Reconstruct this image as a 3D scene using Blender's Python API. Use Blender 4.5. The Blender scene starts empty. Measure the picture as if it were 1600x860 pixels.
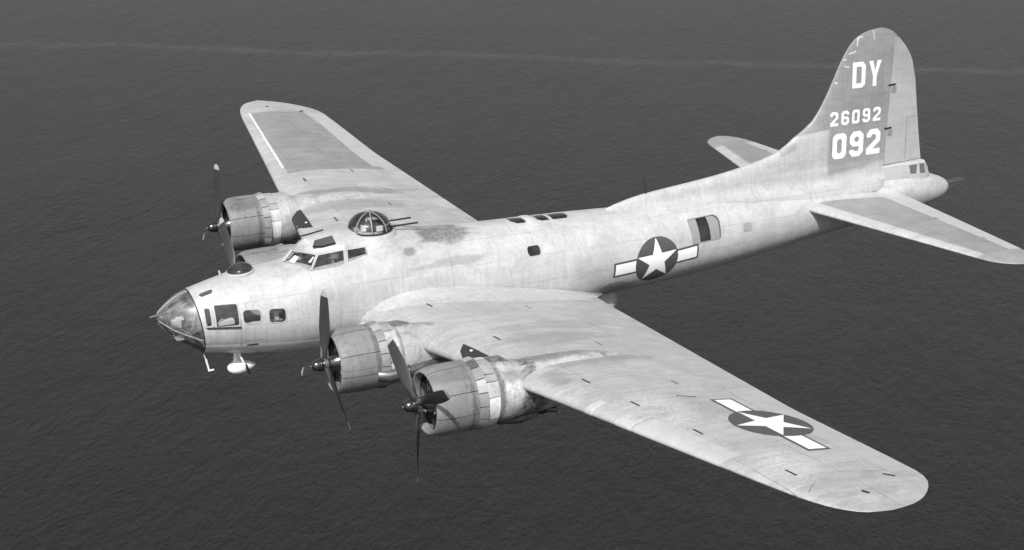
import bpy, bmesh, math, random
from mathutils import Vector, Matrix
from mathutils.geometry import tessellate_polygon
random.seed(7)
S = bpy.context.scene
COL = S.collection
PI = math.pi

# ------------------------------------------------------------------ camera
CAM_POS = Vector((-8.8246, -35.5175, 13.5533))
AZ, EL, ROLL = math.radians(26.7166), math.radians(19.2141), math.radians(0.078)
cd = bpy.data.cameras.new('camera'); cam = bpy.data.objects.new('camera', cd); COL.objects.link(cam)
FW = Vector((math.cos(EL)*math.sin(AZ), math.cos(EL)*math.cos(AZ), -math.sin(EL)))
RT0 = Vector((math.cos(AZ), -math.sin(AZ), 0)); UP0 = RT0.cross(FW)
RT = RT0*math.cos(ROLL)+UP0*math.sin(ROLL); UP = UP0*math.cos(ROLL)-RT0*math.sin(ROLL)
cam.matrix_world = Matrix(((RT.x, UP.x, -FW.x, CAM_POS.x), (RT.y, UP.y, -FW.y, CAM_POS.y), (RT.z, UP.z, -FW.z, CAM_POS.z), (0, 0, 0, 1)))
cd.sensor_width = 36; cd.lens = 2626.6/1600*36
cd.clip_start = 1; cd.clip_end = 120000
S.camera = cam

# ------------------------------------------------------------------ light
sun_dir = (UP*.46 - FW*.86 - RT*.10).normalized()
sun_el = math.asin(sun_dir.z); sun_az = math.atan2(sun_dir.x, sun_dir.y)
W = bpy.data.worlds.new('World'); S.world = W; W.use_nodes = True
nt = W.node_tree; bg = nt.nodes['Background']
sky = nt.nodes.new('ShaderNodeTexSky'); sky.sky_type = 'NISHITA'; sky.sun_disc = False
sky.sun_elevation = sun_el; sky.sun_rotation = sun_az; sky.dust_density = 3; sky.air_density = 1.2
bw = nt.nodes.new('ShaderNodeRGBToBW')          # monochrome film
nt.links.new(sky.outputs[0], bw.inputs[0]); nt.links.new(bw.outputs[0], bg.inputs[0])
bg.inputs[1].default_value = 0.085
sl = bpy.data.lights.new('sun', 'SUN'); sl.energy = 3.5; sl.angle = math.radians(.53)
so = bpy.data.objects.new('sun', sl); COL.objects.link(so)
so.rotation_euler = sun_dir.to_track_quat('Z', 'Y').to_euler(); so.location = (0, 0, 60)
S.view_settings.view_transform = 'Standard'; S.view_settings.look = 'None'
S.view_settings.gamma = 1; S.view_settings.exposure = 0.36

# ------------------------------------------------------------------ material helpers
class NT:
    def __init__(s, name):
        s.m = bpy.data.materials.new(name); s.m.use_nodes = True; s.t = s.m.node_tree
        s.bs = s.t.nodes['Principled BSDF']; s.co = None
    def n(s, k, **kw):
        x = s.t.nodes.new(k)
        for a, b in kw.items(): setattr(x, a, b)
        return x
    def put(s, sock, v):
        if isinstance(v, bpy.types.NodeSocket): s.t.links.new(v, sock)
        elif isinstance(v, (int, float)) and hasattr(sock.default_value, '__len__'):
            sock.default_value = (v, v, v, 1) if len(sock.default_value) == 4 else (v, v, v)
        else: sock.default_value = v
    def math(s, op, a, b=0., c=None, clamp=False):
        x = s.n('ShaderNodeMath', operation=op, use_clamp=clamp)
        s.put(x.inputs[0], a); s.put(x.inputs[1], b)
        if c is not None: s.put(x.inputs[2], c)
        return x.outputs[0]
    def vm(s, op, a, b=None, out=0):
        x = s.n('ShaderNodeVectorMath', operation=op)
        s.put(x.inputs[0], a)
        if b is not None: s.put(x.inputs[1], b)
        return x.outputs[out]
    def mix(s, f, a, b):
        x = s.n('ShaderNodeMix', data_type='FLOAT')
        s.put(x.inputs[0], f); s.put(x.inputs[2], a); s.put(x.inputs[3], b)
        return x.outputs[0]
    def obj(s):
        if s.co is None: s.co = s.n('ShaderNodeTexCoord').outputs['Object']
        return s.co
    def noise(s, scale, detail=4, rough=.55, vec=None, stretch=None, dist=0):
        v = vec if vec is not None else s.obj()
        if stretch: v = s.vm('MULTIPLY', v, stretch)
        x = s.n('ShaderNodeTexNoise'); s.put(x.inputs['Vector'], v)
        x.inputs['Scale'].default_value = scale; x.inputs['Detail'].default_value = detail
        x.inputs['Roughness'].default_value = rough; x.inputs['Distortion'].default_value = dist
        return x.outputs[0]
    def ramp(s, v, lo, hi):
        x = s.n('ShaderNodeMapRange', clamp=True); s.put(x.inputs[0], v)
        x.inputs[1].default_value = lo; x.inputs[2].default_value = hi
        x.inputs[3].default_value = 0; x.inputs[4].default_value = 1
        return x.outputs[0]
    def blob(s, c, r, nz=None, edge=.5):      # ellipsoidal stain mask
        v = s.vm('DIVIDE', s.vm('SUBTRACT', s.obj(), c), r)
        l = s.vm('LENGTH', v, out=1)
        if nz is not None: l = s.math('ADD', l, s.math('MULTIPLY', s.math('SUBTRACT', nz, .5), 1.6))
        x = s.n('ShaderNodeMapRange', clamp=True); s.put(x.inputs[0], l)
        x.inputs[1].default_value = 1; x.inputs[2].default_value = 1-edge; x.inputs[3].default_value = 0; x.inputs[4].default_value = 1
        return x.outputs[0]
    def halves(s, planes, soft=.02):          # product of half-space masks: n.p > k
        m = None
        for n, k in planes:
            d = s.math('MULTIPLY', s.math('SUBTRACT', s.vm('DOT_PRODUCT', s.obj(), n, out=1), k), 1/soft, clamp=True)
            m = d if m is None else s.math('MULTIPLY', m, d)
        return m

def plain(name, c, rough=.5, metal=0., spec=.5, var=.0, scale=6):
    m = NT(name)
    if var:
        nz = m.noise(scale, 5); m.put(m.bs.inputs['Base Color'], m.math('MULTIPLY', c, m.math('ADD', 1-var/2-.0, m.math('MULTIPLY', m.math('SUBTRACT', nz, .25), var*2))))
    else: m.put(m.bs.inputs['Base Color'], c)
    m.bs.inputs['Roughness'].default_value = rough; m.bs.inputs['Metallic'].default_value = metal
    m.bs.inputs['Specular IOR Level'].default_value = spec
    return m.m

def skin(name, base, mode='fus', paints=(), stains=(), rough=.42, metal=.0, line=.55, bw_=1.15, bh=.62, mott=.10, grime=.8, chips=.5):
    m = NT(name); o = m.obj()
    sep = m.n('ShaderNodeSeparateXYZ'); m.put(sep.inputs[0], o); X, Y, Z = sep.outputs
    cb = m.n('ShaderNodeCombineXYZ')
    if mode == 'fus':
        ang = m.math('MULTIPLY', m.math('ARCTAN2', m.math('ABSOLUTE', Y), Z), 1.1)
        m.put(cb.inputs[0], X); m.put(cb.inputs[1], ang)
    elif mode == 'wing': m.put(cb.inputs[0], m.math('ABSOLUTE', Y)); m.put(cb.inputs[1], m.math('SUBTRACT', X, m.math('MULTIPLY', m.math('ABSOLUTE', Y), .05)))
    else: m.put(cb.inputs[0], X); m.put(cb.inputs[1], Z)
    br = m.n('ShaderNodeTexBrick'); m.put(br.inputs['Vector'], cb.outputs[0]); br.offset = .37
    br.inputs['Color1'].default_value = (0, 0, 0, 1); br.inputs['Color2'].default_value = (1, 1, 1, 1); br.inputs['Mortar'].default_value = (.5, .5, .5, 1)
    br.inputs['Scale'].default_value = 1; br.inputs['Mortar Size'].default_value = .011; br.inputs['Mortar Smooth'].default_value = .4
    br.inputs['Brick Width'].default_value = bw_; br.inputs['Row Height'].default_value = bh
    tone = m.n('ShaderNodeRGBToBW'); m.put(tone.inputs[0], br.outputs[0])
    n1 = m.noise(.9, 6, .6); n2 = m.noise(14, 6, .7); n3 = m.noise(3.2, 5, .65, stretch=(.45, 1, 1), dist=.6)
    n4 = m.noise(5.5, 4, .6, stretch=(1.6, 1, .12) if mode != 'wing' else (.15, 1.6, 1))
    f = m.math('ADD', 1.0, m.math('MULTIPLY', m.math('SUBTRACT', tone.outputs[0], .5), .035))
    n5 = m.noise(34, 3, .6)
    for nz, k in ((n1, mott*1.4), (n2, mott*1.3), (n3, mott*1.5), (n4, mott*1.1), (n5, mott*1.2)):
        f = m.math('ADD', f, m.math('MULTIPLY', m.math('SUBTRACT', nz, .5), k*1.6))
    # grime patches, drips and scuffs
    g1 = m.ramp(m.noise(2.4, 9, .72, dist=.8), .50, .66); g2 = m.ramp(m.noise(7.5, 6, .7, stretch=(1.0, 1.0, .22) if mode != 'wing' else (.22, 1, 1)), .55, .70)
    g3 = m.ramp(m.noise(11, 6, .75, dist=1.2), .60, .70)
    f = m.math('SUBTRACT', f, m.math('MULTIPLY', g1, .11*grime)); f = m.math('SUBTRACT', f, m.math('MULTIPLY', g2, .13*grime)); f = m.math('SUBTRACT', f, m.math('MULTIPLY', g3, .14*grime))
    ch = m.ramp(m.noise(22, 5, .75), .64, .72); f = m.math('ADD', f, m.math('MULTIPLY', ch, .22*chips))
    sp = m.ramp(m.noise(26, 3, .7), .70, .78); f = m.math('SUBTRACT', f, m.math('MULTIPLY', sp, .10))
    col = m.math('MULTIPLY', base, f)
    for planes, c, soft in paints:
        mk_ = m.halves(planes, soft)
        col = m.mix(mk_, col, m.math('MULTIPLY', c, f))
    for c, r, k, tone_, edge in stains:
        mk_ = m.math('MULTIPLY', m.math('MULTIPLY', m.blob(c, r, n3, edge), 1.9, clamp=True), k)
        mk_ = m.math('MULTIPLY', mk_, m.ramp(n4, .15, .45)); mk_ = m.math('MULTIPLY', mk_, m.math('ADD', .45, m.math('MULTIPLY', m.ramp(n2, .36, .60), .55)))
        col = m.mix(mk_, col, m.math('MULTIPLY', tone_, m.math('ADD', .25, m.math('MULTIPLY', n2, 1.5))))
    seam = m.math('MULTIPLY', br.outputs['Fac'], m.ramp(n1, .35, .6))
    col = m.mix(m.math('MULTIPLY', seam, line), col, m.math('MULTIPLY', col, .45))
    m.put(m.bs.inputs['Base Color'], col)
    m.put(m.bs.inputs['Roughness'], m.math('ADD', rough, m.math('MULTIPLY', m.math('SUBTRACT', n3, .5), .25)))
    m.bs.inputs['Metallic'].default_value = metal
    bp = m.n('ShaderNodeBump'); bp.inputs['Distance'].default_value = .01; bp.inputs['Strength'].default_value = .35
    h = m.math('SUBTRACT', m.math('MULTIPLY', m.noise(1.7, 3, .5), 2.2), br.outputs['Fac'])
    m.put(bp.inputs['Height'], h); m.put(m.bs.inputs['Normal'], bp.outputs[0])
    return m.m

def glass(name, tint=.8, gloss_c=1., rough=.03, k=1.0, dust_sheen=.16):
    m = NT(name); t = m.t
    tr = m.n('ShaderNodeBsdfTransparent'); m.put(tr.inputs[0], tint)
    gl = m.n('ShaderNodeBsdfGlossy'); m.put(gl.inputs[0], gloss_c); gl.inputs['Roughness'].default_value = rough
    fr = m.n('ShaderNodeFresnel'); fr.inputs[0].default_value = 1.5
    ff = m.math('ADD', m.math('MULTIPLY', fr.outputs[0], 1.1*k), .03*k, clamp=True)
    df = m.n('ShaderNodeBsdfDiffuse'); m.put(df.inputs[0], .55)       # dust with scratches; on the nose it also paints in reflected brightness
    mx0 = m.n('ShaderNodeMixShader'); m.put(mx0.inputs[0], m.math('MULTIPLY', m.ramp(m.noise(7, 5, .7), .35, .8), dust_sheen)); m.put(mx0.inputs[1], tr.outputs[0]); m.put(mx0.inputs[2], df.outputs[0])
    mx = m.n('ShaderNodeMixShader'); m.put(mx.inputs[0], ff); m.put(mx.inputs[1], mx0.outputs[0]); m.put(mx.inputs[2], gl.outputs[0])
    out = [x for x in t.nodes if x.type == 'OUTPUT_MATERIAL'][0]; t.links.new(mx.outputs[0], out.inputs[0])
    t.nodes.remove(m.bs)
    return m.m

# ------------------------------------------------------------------ mesh helpers
def link(name, me, mat, parent=None, smooth=True, sharp=math.radians(38)):
    o = bpy.data.objects.new(name, me); COL.objects.link(o)
    for x in (mat if isinstance(mat, (list, tuple)) else [mat]): me.materials.append(x)
    if smooth:
        me.polygons.foreach_set('use_smooth', [True]*len(me.polygons))
        try: me.set_sharp_from_angle(angle=sharp)
        except Exception: pass
    if parent: o.parent = parent
    return o
def mk(name, V, F, mat, parent=None, smooth=True, sharp=math.radians(38), recalc=True):
    me = bpy.data.meshes.new(name); me.from_pydata([tuple(v) for v in V], [], F)
    if recalc:
        b = bmesh.new(); b.from_mesh(me); bmesh.ops.recalc_face_normals(b, faces=b.faces); b.to_mesh(me); b.free()
    me.update()
    return link(name, me, mat, parent, smooth, sharp)
class MB:
    def __init__(s): s.V = []; s.F = []
    def add(s, V, F):
        k = len(s.V); s.V += [tuple(v) for v in V]; s.F += [[i+k for i in f] for f in F]; return s
    def loft(s, rings, closed=True, c0=False, c1=False):
        n = len(rings[0]); V = [v for r in rings for v in r]; F = []
        for i in range(len(rings)-1):
            for j in range(n if closed else n-1):
                a = i*n+j; b = i*n+(j+1) % n; F.append([a, b, b+n, a+n])
        if c0: F.append(list(range(n))[::-1])
        if c1: F.append([(len(rings)-1)*n+j for j in range(n)])
        return s.add(V, F)
    def box(s, c, d, M=None):
        V = [Vector((c[0]+d[0]*i, c[1]+d[1]*j, c[2]+d[2]*k)) for i in (-.5, .5) for j in (-.5, .5) for k in (-.5, .5)]
        if M is not None: V = [M @ v for v in V]
        return s.add(V, [[0, 1, 3, 2], [4, 6, 7, 5], [0, 4, 5, 1], [2, 3, 7, 6], [0, 2, 6, 4], [1, 5, 7, 3]])
    def tube(s, pts, r, n=10, caps=True):
        pts = [Vector(p) for p in pts]; rs = r if isinstance(r, (list, tuple)) else [r]*len(pts); rings = []
        for i, p in enumerate(pts):
            d = (pts[min(i+1, len(pts)-1)]-pts[max(i-1, 0)]).normalized()
            a = d.orthogonal().normalized() if i == 0 else (a-d*a.dot(d)).normalized()
            b = d.cross(a)
            rings.append([p+(a*math.cos(2*PI*k/n)+b*math.sin(2*PI*k/n))*rs[i] for k in range(n)])
        return s.loft(rings, True, caps, caps)
    def rev(s, prof, c=(0, 0, 0), n=40, a0=0, a1=2*PI, caps=(False, False)):   # profile (x, r) turned round the x axis
        full = abs(a1-a0-2*PI) < 1e-6; m = n if full else n+1
        rings = [[(c[0]+x, c[1]+r*math.sin(a0+(a1-a0)*k/n), c[2]+r*math.cos(a0+(a1-a0)*k/n)) for k in range(m)] for x, r in prof]
        return s.loft(rings, full, caps[0], caps[1])
    def revz(s, prof, c=(0, 0, 0), n=32):
        rings = [[(c[0]+r*math.cos(2*PI*k/n), c[1]+r*math.sin(2*PI*k/n), c[2]+z) for k in range(n)] for z, r in prof]
        return s.loft(rings, True, False, False)
    def build(s, name, mat, parent=None, **k): return mk(name, s.V, s.F, mat, parent, **k)

def interp(t, x):
    if x <= t[0][0]: return t[0][1:] if len(t[0]) > 2 else t[0][1]
    if x >= t[-1][0]: return t[-1][1:] if len(t[-1]) > 2 else t[-1][1]
    for i in range(len(t)-1):
        if t[i][0] <= x <= t[i+1][0]: break
    out = []
    for c in range(1, len(t[0])):
        x0, x1 = t[i][0], t[i+1][0]; y0, y1 = t[i][c], t[i+1][c]; h = x1-x0
        d = (y1-y0)/h
        def sl(j):
            if j <= 0 or j >= len(t)-1: return (t[min(j+1, len(t)-1)][c]-t[max(j-1, 0)][c])/(t[min(j+1, len(t)-1)][0]-t[max(j-1, 0)][0])
            a = (t[j][c]-t[j-1][c])/(t[j][0]-t[j-1][0]); b = (t[j+1][c]-t[j][c])/(t[j+1][0]-t[j][0])
            return 0 if a*b <= 0 else 2*a*b/(a+b)
        m0, m1 = sl(i), sl(i+1); u = (x-x0)/h
        out.append(y0*(2*u**3-3*u*u+1)+m0*h*(u**3-2*u*u+u)+y1*(-2*u**3+3*u*u)+m1*h*(u**3-u*u))
    return tuple(out) if len(out) > 1 else out[0]

def decal(name, loops, mapf, mat, parent, off=.004, g=.12, thick=0.0, smooth=True):
    """A flat outline (outer loop, then holes) wrapped onto a surface by mapf(u, v, off)."""
    vs = [Vector((p[0], p[1], 0)) for l in loops for p in l]
    tr = tessellate_polygon([[Vector((p[0], p[1], 0)) for p in l] for l in loops])
    b = bmesh.new(); bv = [b.verts.new(v) for v in vs]
    for t in tr:
        try: b.faces.new([bv[i] for i in t])
        except ValueError: pass
    xs = [v.x for v in vs]; ys = [v.y for v in vs]
    for ax, lo, hi in ((0, min(xs), max(xs)), (1, min(ys), max(ys))):
        k = math.ceil(lo/g)*g
        while k < hi:
            co = (k, 0, 0) if ax == 0 else (0, k, 0); no = (1, 0, 0) if ax == 0 else (0, 1, 0)
            bmesh.ops.bisect_plane(b, geom=b.verts[:]+b.edges[:]+b.faces[:], plane_co=co, plane_no=no, dist=1e-6); k += g
    b.verts.index_update()
    uv = [(v.co.x, v.co.y) for v in b.verts]; F = [[v.index for v in f.verts] for f in b.faces]
    bd = [(e.verts[0].index, e.verts[1].index) for e in b.edges if len(e.link_faces) == 1]
    b.free()
    V = [mapf(u, v, off) for u, v in uv]
    if thick:
        n = len(V); V += [mapf(u, v, off-thick) for u, v in uv]
        F = F+[[i+n for i in f[::-1]] for f in F]+[[a, c, c+n, a+n] for a, c in bd]
    return mk(name, V, F, mat, parent, smooth=smooth, recalc=bool(thick))

# ------------------------------------------------------------------ materials
AL = .47
FUS_ST = [((7.0, -.30, 1.18), (.95, .55, .25), .95, .11, .8), ((6.5, .3, 1.2), (.9, .5, .3), .6, .14, .8), ((6.9, -1.0, .66), (1.1, .3, .12), .6, .2, .8), ((5.95, -.75, 1.0), (.18, .2, .12), .8, .12, .7),
          ((10.9, -1.1, -.3), (.8, .3, 1.0), .22, .25, .8), ((11.4, -.9, -.75), (.9, .4, .3), .6, .10, .7), ((9.2, -1.15, -.05), (1.9, .3, .55), .20, .3, .8),
          ((16.5, -.9, .0), (1.6, .5, .5), .25, .3, .8), ((2.1, -.9, -.52), (.35, .3, .03), .5, .2, .4)]
M_FUS = skin('weathered_fuselage_skin', AL, 'fus', stains=FUS_ST, line=.40, mott=.20, paints=[([((-.08, 0, -1), .44), ((-1, 0, 0), -4.1)], .85, .03)])
M_INT = plain('interior_primer', .30, .7, var=.3)
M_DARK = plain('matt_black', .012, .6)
M_GAP = plain('joint_panel_black', .03, .7)  # flat black of the nose ring, leading edge panel and hand slot
WING_ST = [((7.6, -1.7, .1), (1.9, .45, .6), .75, .17, .9), ((7.6, -5.2, .2), (2.0, .55, .6), .7, .17, .9), ((7.6, -7.0, .3), (1.7, .4, .5), .8, .13, .9),
           ((8.8, -4.2, .2), (2.2, .5, .6), .65, .2, .9), ((7.0, 7.1, .2), (2.8, .35, .6), .95, .10, .9), ((7.1, 5.9, .2), (2.2, .45, .6), .7, .15, .9), ((8.0, 2.6, .1), (2, .5, .6), .5, .2, .9), ((7.6, 3.9, .1), (2.2, .4, .6), .7, .14, .9),
           ((6.25, -7.7, .1), (.5, .5, .5), .8, .16, .8), ((7.6, -13.8, .6), (.6, .9, .4), .5, .75, .9), ((7.1, -10.4, .4), (.7, 1.6, .4), .5, .72, .9), ((9.3, -14.3, .6), (.25, .6, .3), .8, .2, .8), ((8.3, -15.3, .6), (.5, .3, .3), .6, .22, .8), ((6.9, -2.4, .1), (1.2, .9, .5), .35, .28, .9)]
WING_ST = [(c, r, k*.62, t, e) for c, r, k, t, e in WING_ST]
M_WING = skin('weathered_wing_skin', AL*.89, 'wing', stains=WING_ST, line=.75, bw_=1.9, bh=1.25, mott=.26, paints=[
    ([((1, -.148, 0), 5.02), ((-1, -.075, 0), -10.17), ((-.05, 1, 0), 8.65), ((0, -1, 0), -15.08), ((0, 1, 0), 0)], .27, .05),
    ([((1, -.148, 0), 4.97), ((-1, .148, 0), -5.03), ((0, 1, 0), 9.55), ((0, -1, 0), -15.1)], .8, .01)])
M_AIL = skin('doped_fabric_control_skin', AL*.96, 'wing', line=.2, bw_=.5, bh=3, mott=.07, rough=.55)
M_STAB = skin('tailplane_skin', AL*.98, 'wing', mott=.2, line=.6, bw_=1.5, bh=.9, paints=[
    ([((1, -.235, 0), 17.74), ((0, -1, 0), -5.95), ((0, 1, 0), .1)], .28, .05), ([((0, 1, 0), 5.75)], .31, .06),
    ([((1, .235, 0), 17.74), ((0, 1, 0), -5.95), ((0, -1, 0), .1)], .28, .05), ([((0, -1, 0), 5.75)], .31, .06)])
M_FIN = skin('tail_fin_skin', AL*.95, 'fin', mott=.2, line=.35, bw_=1.6, bh=.8, paints=[
    ([((1, 0, 0), 18.42), ((-.10, 0, 1), -.80)], .285, .14), ([((1, 0, 0), 17.2), ((-.12, 0, 1), .16)], .27, .06), ([((1, 0, 0), 16.95), ((-1, 0, 0), -17.5), ((-.3, 0, 1), -3.32), ((.3, 0, -1), 3.08)], .33, .05)])
M_RUD = skin('rudder_skin', AL*.92, 'fin', line=.2, bw_=3, bh=.38, mott=.06, rough=.55, paints=[([((0, 0, 1), 4.55)], .24, .1), ([((.6, 0, 1), 15.9)], .36, .7)])
def nac_mat(name, y, dx=0, dz=0):
    s = 1 if y > 0 else -1
    st = [((5.3+dx, y, .62+dz), (1.5, .42, .16), 1.0, .05, .7), ((5.2+dx, y-.5, -.78+dz), (1.1, .6, .22), .9, .06, .7), ((5.92+dx, y-.5, -.25+dz), (.36, .8, .8), 1.0, .04, .6),
          ((5.14+dx, y-.5, .0+dz), (.10, .9, .9), .9, .10, .8), ((5.5+dx, y-.7, .05+dz), (.28, .4, .42), .7, .72, .7), ((6.9+dx, y, .5+dz), (1.4, .25, .4), .8, .10, .8), ((5.7+dx, y-.6, .35+dz), (.5, .4, .2), .7, .12, .8)] if dx == 0 else \
         [((5.1+dx, y, .60+dz), (1.2, .35, .14), .95, .06, .7), ((5.6+dx, y-.6, -.45+dz), (1.3, .4, .22), .85, .10, .8), ((5.14+dx, y-.5, .0+dz), (.06, .9, .9), .7, .14, .8), ((6.9+dx, y, .5+dz), (1.4, .25, .4), .6, .14, .8)]
    return skin(name, AL*.90, 'fus', stains=st, line=.6, bw_=.9, bh=.5, mott=.2, grime=3.0, chips=1.5)
M_NAC = [nac_mat('sooty_nacelle_skin_outer', -6.68), nac_mat('sooty_nacelle_skin_inner', -3.08, -.65, -.32)]
M_COWL = skin('faded_cowling_paint', .22, 'fus', line=.1, mott=.15, rough=.55, grime=2.4, stains=[((3.95, -7.2, .5), (.9, .6, .12), .7, .1, .8), ((4.5, -7.3, -.2), (.07, 1, .9), .8, .08, .8), ((3.9, -3.7, -.1), (.07, 1, .9), .8, .08, .8), ((4.5, 6, -.1), (.07, 1, .9), .8, .08, .8), ((4.2, 6.2, .5), (.7, .6, .14), .8, .08, .8)])
M_FLAPS = [plain('cowl_flap_paint_%s' % w, c, .45, var=.35, scale=5) for w, c in (('grey', .24), ('dark', .10), ('pale', .36))]
M_BAND = [skin('bare_metal_band_%s' % w, c, 'fus', line=.0, mott=.25, rough=.4, metal=.0, grime=1.8, chips=1) for w, c in (('bright', .78), ('dull', .52), ('darker', .34))]  # three tones of bare metal for an uneven band of panels
M_METAL = plain('worn_steel', .35, .3, .9, var=.4, scale=20)
M_CHROME = plain('polished_hub_metal', .13, .22, .9, var=.3, scale=9)
M_ENG = plain('oily_engine_metal', .10, .4, .8, var=.6, scale=18)
M_PROP = plain('prop_blade_black', .042, .5, var=.3)
M_TIP = plain('prop_tip_yellow', .42, .5, var=.2)
M_WHITE = plain('insignia_white', .86, .5, var=.06, scale=3)
M_BLUE = plain('insignia_blue', .078, .5, var=.18, scale=4)
M_LET = plain('marking_white', .82, .5, var=.16, scale=9)
M_CHIP = plain('chipped_paint', .55, .6, var=.3, scale=12)
M_FRAME = plain('window_frame_paint', .26, .45, var=.2)
M_FRAMEL = plain('light_frame_paint', .43, .4, var=.2)
M_GUN = plain('gunmetal', .05, .35, .6, var=.4, scale=12)
M_GLASS = glass('plexiglass', .94, 1., .04, 1.0, .10)
M_GLASSN = glass('nose_plexiglass', .92, 1., .10, 2.4, .45)  # heavy diffuse mix puts a pale reflected sheen into the glass colour
M_GLASSD = glass('flat_window_glass', .88, 1., .03, .9, .12)
M_GLASSR = glass('dark_hatch_glass', .4, 1., .02, .8, .05)
M_DEFL = plain('grey_waist_panel', .27, .5, var=.15)
M_SKIN = plain('face_skin', .35, .6)
M_JACK = plain('flying_jacket_leather', .27, .7, var=.3)
M_CAP = plain('pale_cap_cloth', .82, .8)
M_PALE = plain('pale_canvas', .7, .8, var=.15)
M_DIRT = plain('dark_slot', .03, .7)

# ------------------------------------------------------------------ sea
def sea_mat():
    m = NT('open_sea_water'); o = m.obj()
    rot = m.n('ShaderNodeVectorRotate', rotation_type='Z_AXIS'); m.put(rot.inputs['Vector'], o); rot.inputs['Angle'].default_value = math.radians(38)
    v = rot.outputs[0]
    big = m.noise(.0035, 5, .6, vec=v, stretch=(1, .5, 1)); w1 = m.noise(.085, 5, .62, vec=v, stretch=(1, .42, 1), dist=.4)
    w2 = m.noise(.017, 5, .6, vec=v, stretch=(1, .3, 1), dist=.3)
    w3 = m.noise(.22, 3, .6, vec=v, stretch=(1, .6, 1))
    h = m.math('ADD', m.math('MULTIPLY', w1, 3.2), m.math('ADD', m.math('MULTIPLY', w2, 5.0), m.math('MULTIPLY', w3, 1.1)))
    bp = m.n('ShaderNodeBump'); bp.inputs['Distance'].default_value = 1.9; bp.inputs['Strength'].default_value = 1.0
    m.put(bp.inputs['Height'], h); m.put(m.bs.inputs['Normal'], bp.outputs[0])
    # drifting foam line: a long faint streak across the water
    d = m.math('ADD', m.vm('DOT_PRODUCT', o, STREAK_N, out=1), -STREAK_K)
    d = m.math('ADD', d, m.math('MULTIPLY', m.math('SUBTRACT', big, .5), 160))
    sm = m.math('MULTIPLY', m.ramp(m.math('ABSOLUTE', d), 55, 4), m.ramp(w1, .35, .62))
    col = m.math('ADD', m.mix(big, .004, .015), m.math('MULTIPLY', sm, .035))
    m.put(m.bs.inputs['Base Color'], col); m.bs.inputs['Roughness'].default_value = .22; m.bs.inputs['IOR'].default_value = 1.33
    return m.m
SEA_Z = -900.; HAZE = 1.1e-5
def to_sea(u, v):
    d = FW+RT*((u-800)/2626.6)-UP*((v-430)/2626.6); t = (SEA_Z-CAM_POS.z)/d.z; return CAM_POS+d*t
a_, b_ = to_sea(0, 68), to_sea(1300, 104); dd = (b_-a_).normalized(); STREAK_N = Vector((-dd.y, dd.x, 0)); STREAK_K = STREAK_N.dot(a_)
R_ = 60000
sea = mk('sea', [(-R_, -R_, SEA_Z), (R_, -R_, SEA_Z), (R_, R_, SEA_Z), (-R_, R_, SEA_Z)], [[0, 1, 2, 3]], sea_mat(), smooth=False, recalc=False)
sea['kind'] = 'structure'; sea['label'] = 'dark rippled open sea far below the bomber'

# ------------------------------------------------------------------ the aircraft
A = bpy.data.objects.new('bomber_aircraft', None); COL.objects.link(A)
A['label'] = 'four engined propeller bomber with star insignia and 092 on its fin, flying over sea'
A['category'] = 'aircraft'

# fuselage: x, half width, centre z, half height
FT = [(.88, .765, -.135, .755), (1.5, .88, -.115, .89), (2.0, .965, -.10, .985), (3.1, 1.08, -.13, 1.075), (4.0, 1.13, -.11, 1.15), (5.2, 1.16, -.02, 1.235), (6.5, 1.17, .0, 1.235),
      (8.5, 1.17, -.02, 1.185), (10.5, 1.165, -.055, 1.15), (12.5, 1.10, -.052, 1.055), (14.5, 1.0, .005, .985), (16.5, .85, .062, .845), (18.5, .67, .15, .685), (20.5, .52, .235, .60),
      (21.6, .465, .285, .53), (22.1, .39, .27, .455), (22.5, .285, .245, .35), (22.8, .155, .235, .20), (22.93, .04, .235, .06)]
def slant(x): return .10*max(0, min(1, (2.4-x)/1.5)) * min(1, x/.88)
SH = [(0, 2.0), (2.3, 2.0), (3.1, 2.35), (3.6, 3.0), (5.2, 3.0), (6.0, 2.6), (7.2, 2.1), (8.2, 2.0), (23, 2.0)]
def spow(v, e): return math.copysign(abs(v)**e, v)
def fpt(x, a, off=0.):     # a = angle from the top, positive to port (-y); the upper half squares off round the cockpit
    w, zc, h = interp(FT, x); ca, sa = math.cos(a), math.sin(a)
    n_ = interp(SH, x) if ca > 0 else 2.0
    Y, Z = spow(sa, 2/n_), spow(ca, 2/n_)
    p = Vector((x-slant(x)*Z, -w*Y, zc+h*Z)); n = Vector((0, -spow(Y, n_-1)/w, spow(Z, n_-1)/h)).normalized()
    return p+n*off
def fz(x, z, off=0., side=1):     # point of the flank at a height z; side 1 = port
    w, zc, h = interp(FT, x); n_ = interp(SH, x) if z > zc else 2.0
    c = max(-1, min(1, (z-zc)/h)); p = fpt(x, math.acos(spow(c, n_/2)), off)
    return Vector((x, p.y*side, p.z))
def farc(x, s, off=0.):    # point at arc length s above the flank line, port
    w, zc, h = interp(FT, x); return fpt(x, PI/2-s/((w+h)/2), off)
NS = 72
xs = [.88+.12*i for i in range(int((22.4-.88)/.12)+1)]+[22.5, 22.6, 22.7, 22.78, 22.85, 22.9, 22.93]
outer = [[fpt(x, 2*PI*k/NS) for k in range(NS)] for x in xs]
inner = [[fpt(x, 2*PI*k/NS, -.035) for k in range(NS)] for x in xs if x < 21.9]
mb = MB(); n = NS
mb.loft(outer, True, False, True)
k0 = len(mb.V); mb.loft(inner[::-1], True, True, False)
last = k0+(len(inner)-1)*n
for j in range(n): mb.F.append([j, (j+1) % n, last+(j+1) % n, last+j])
fus = mb.build('fuselage', [M_FUS, M_INT], A)
print('fuselage verts', len(mb.V))

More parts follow.
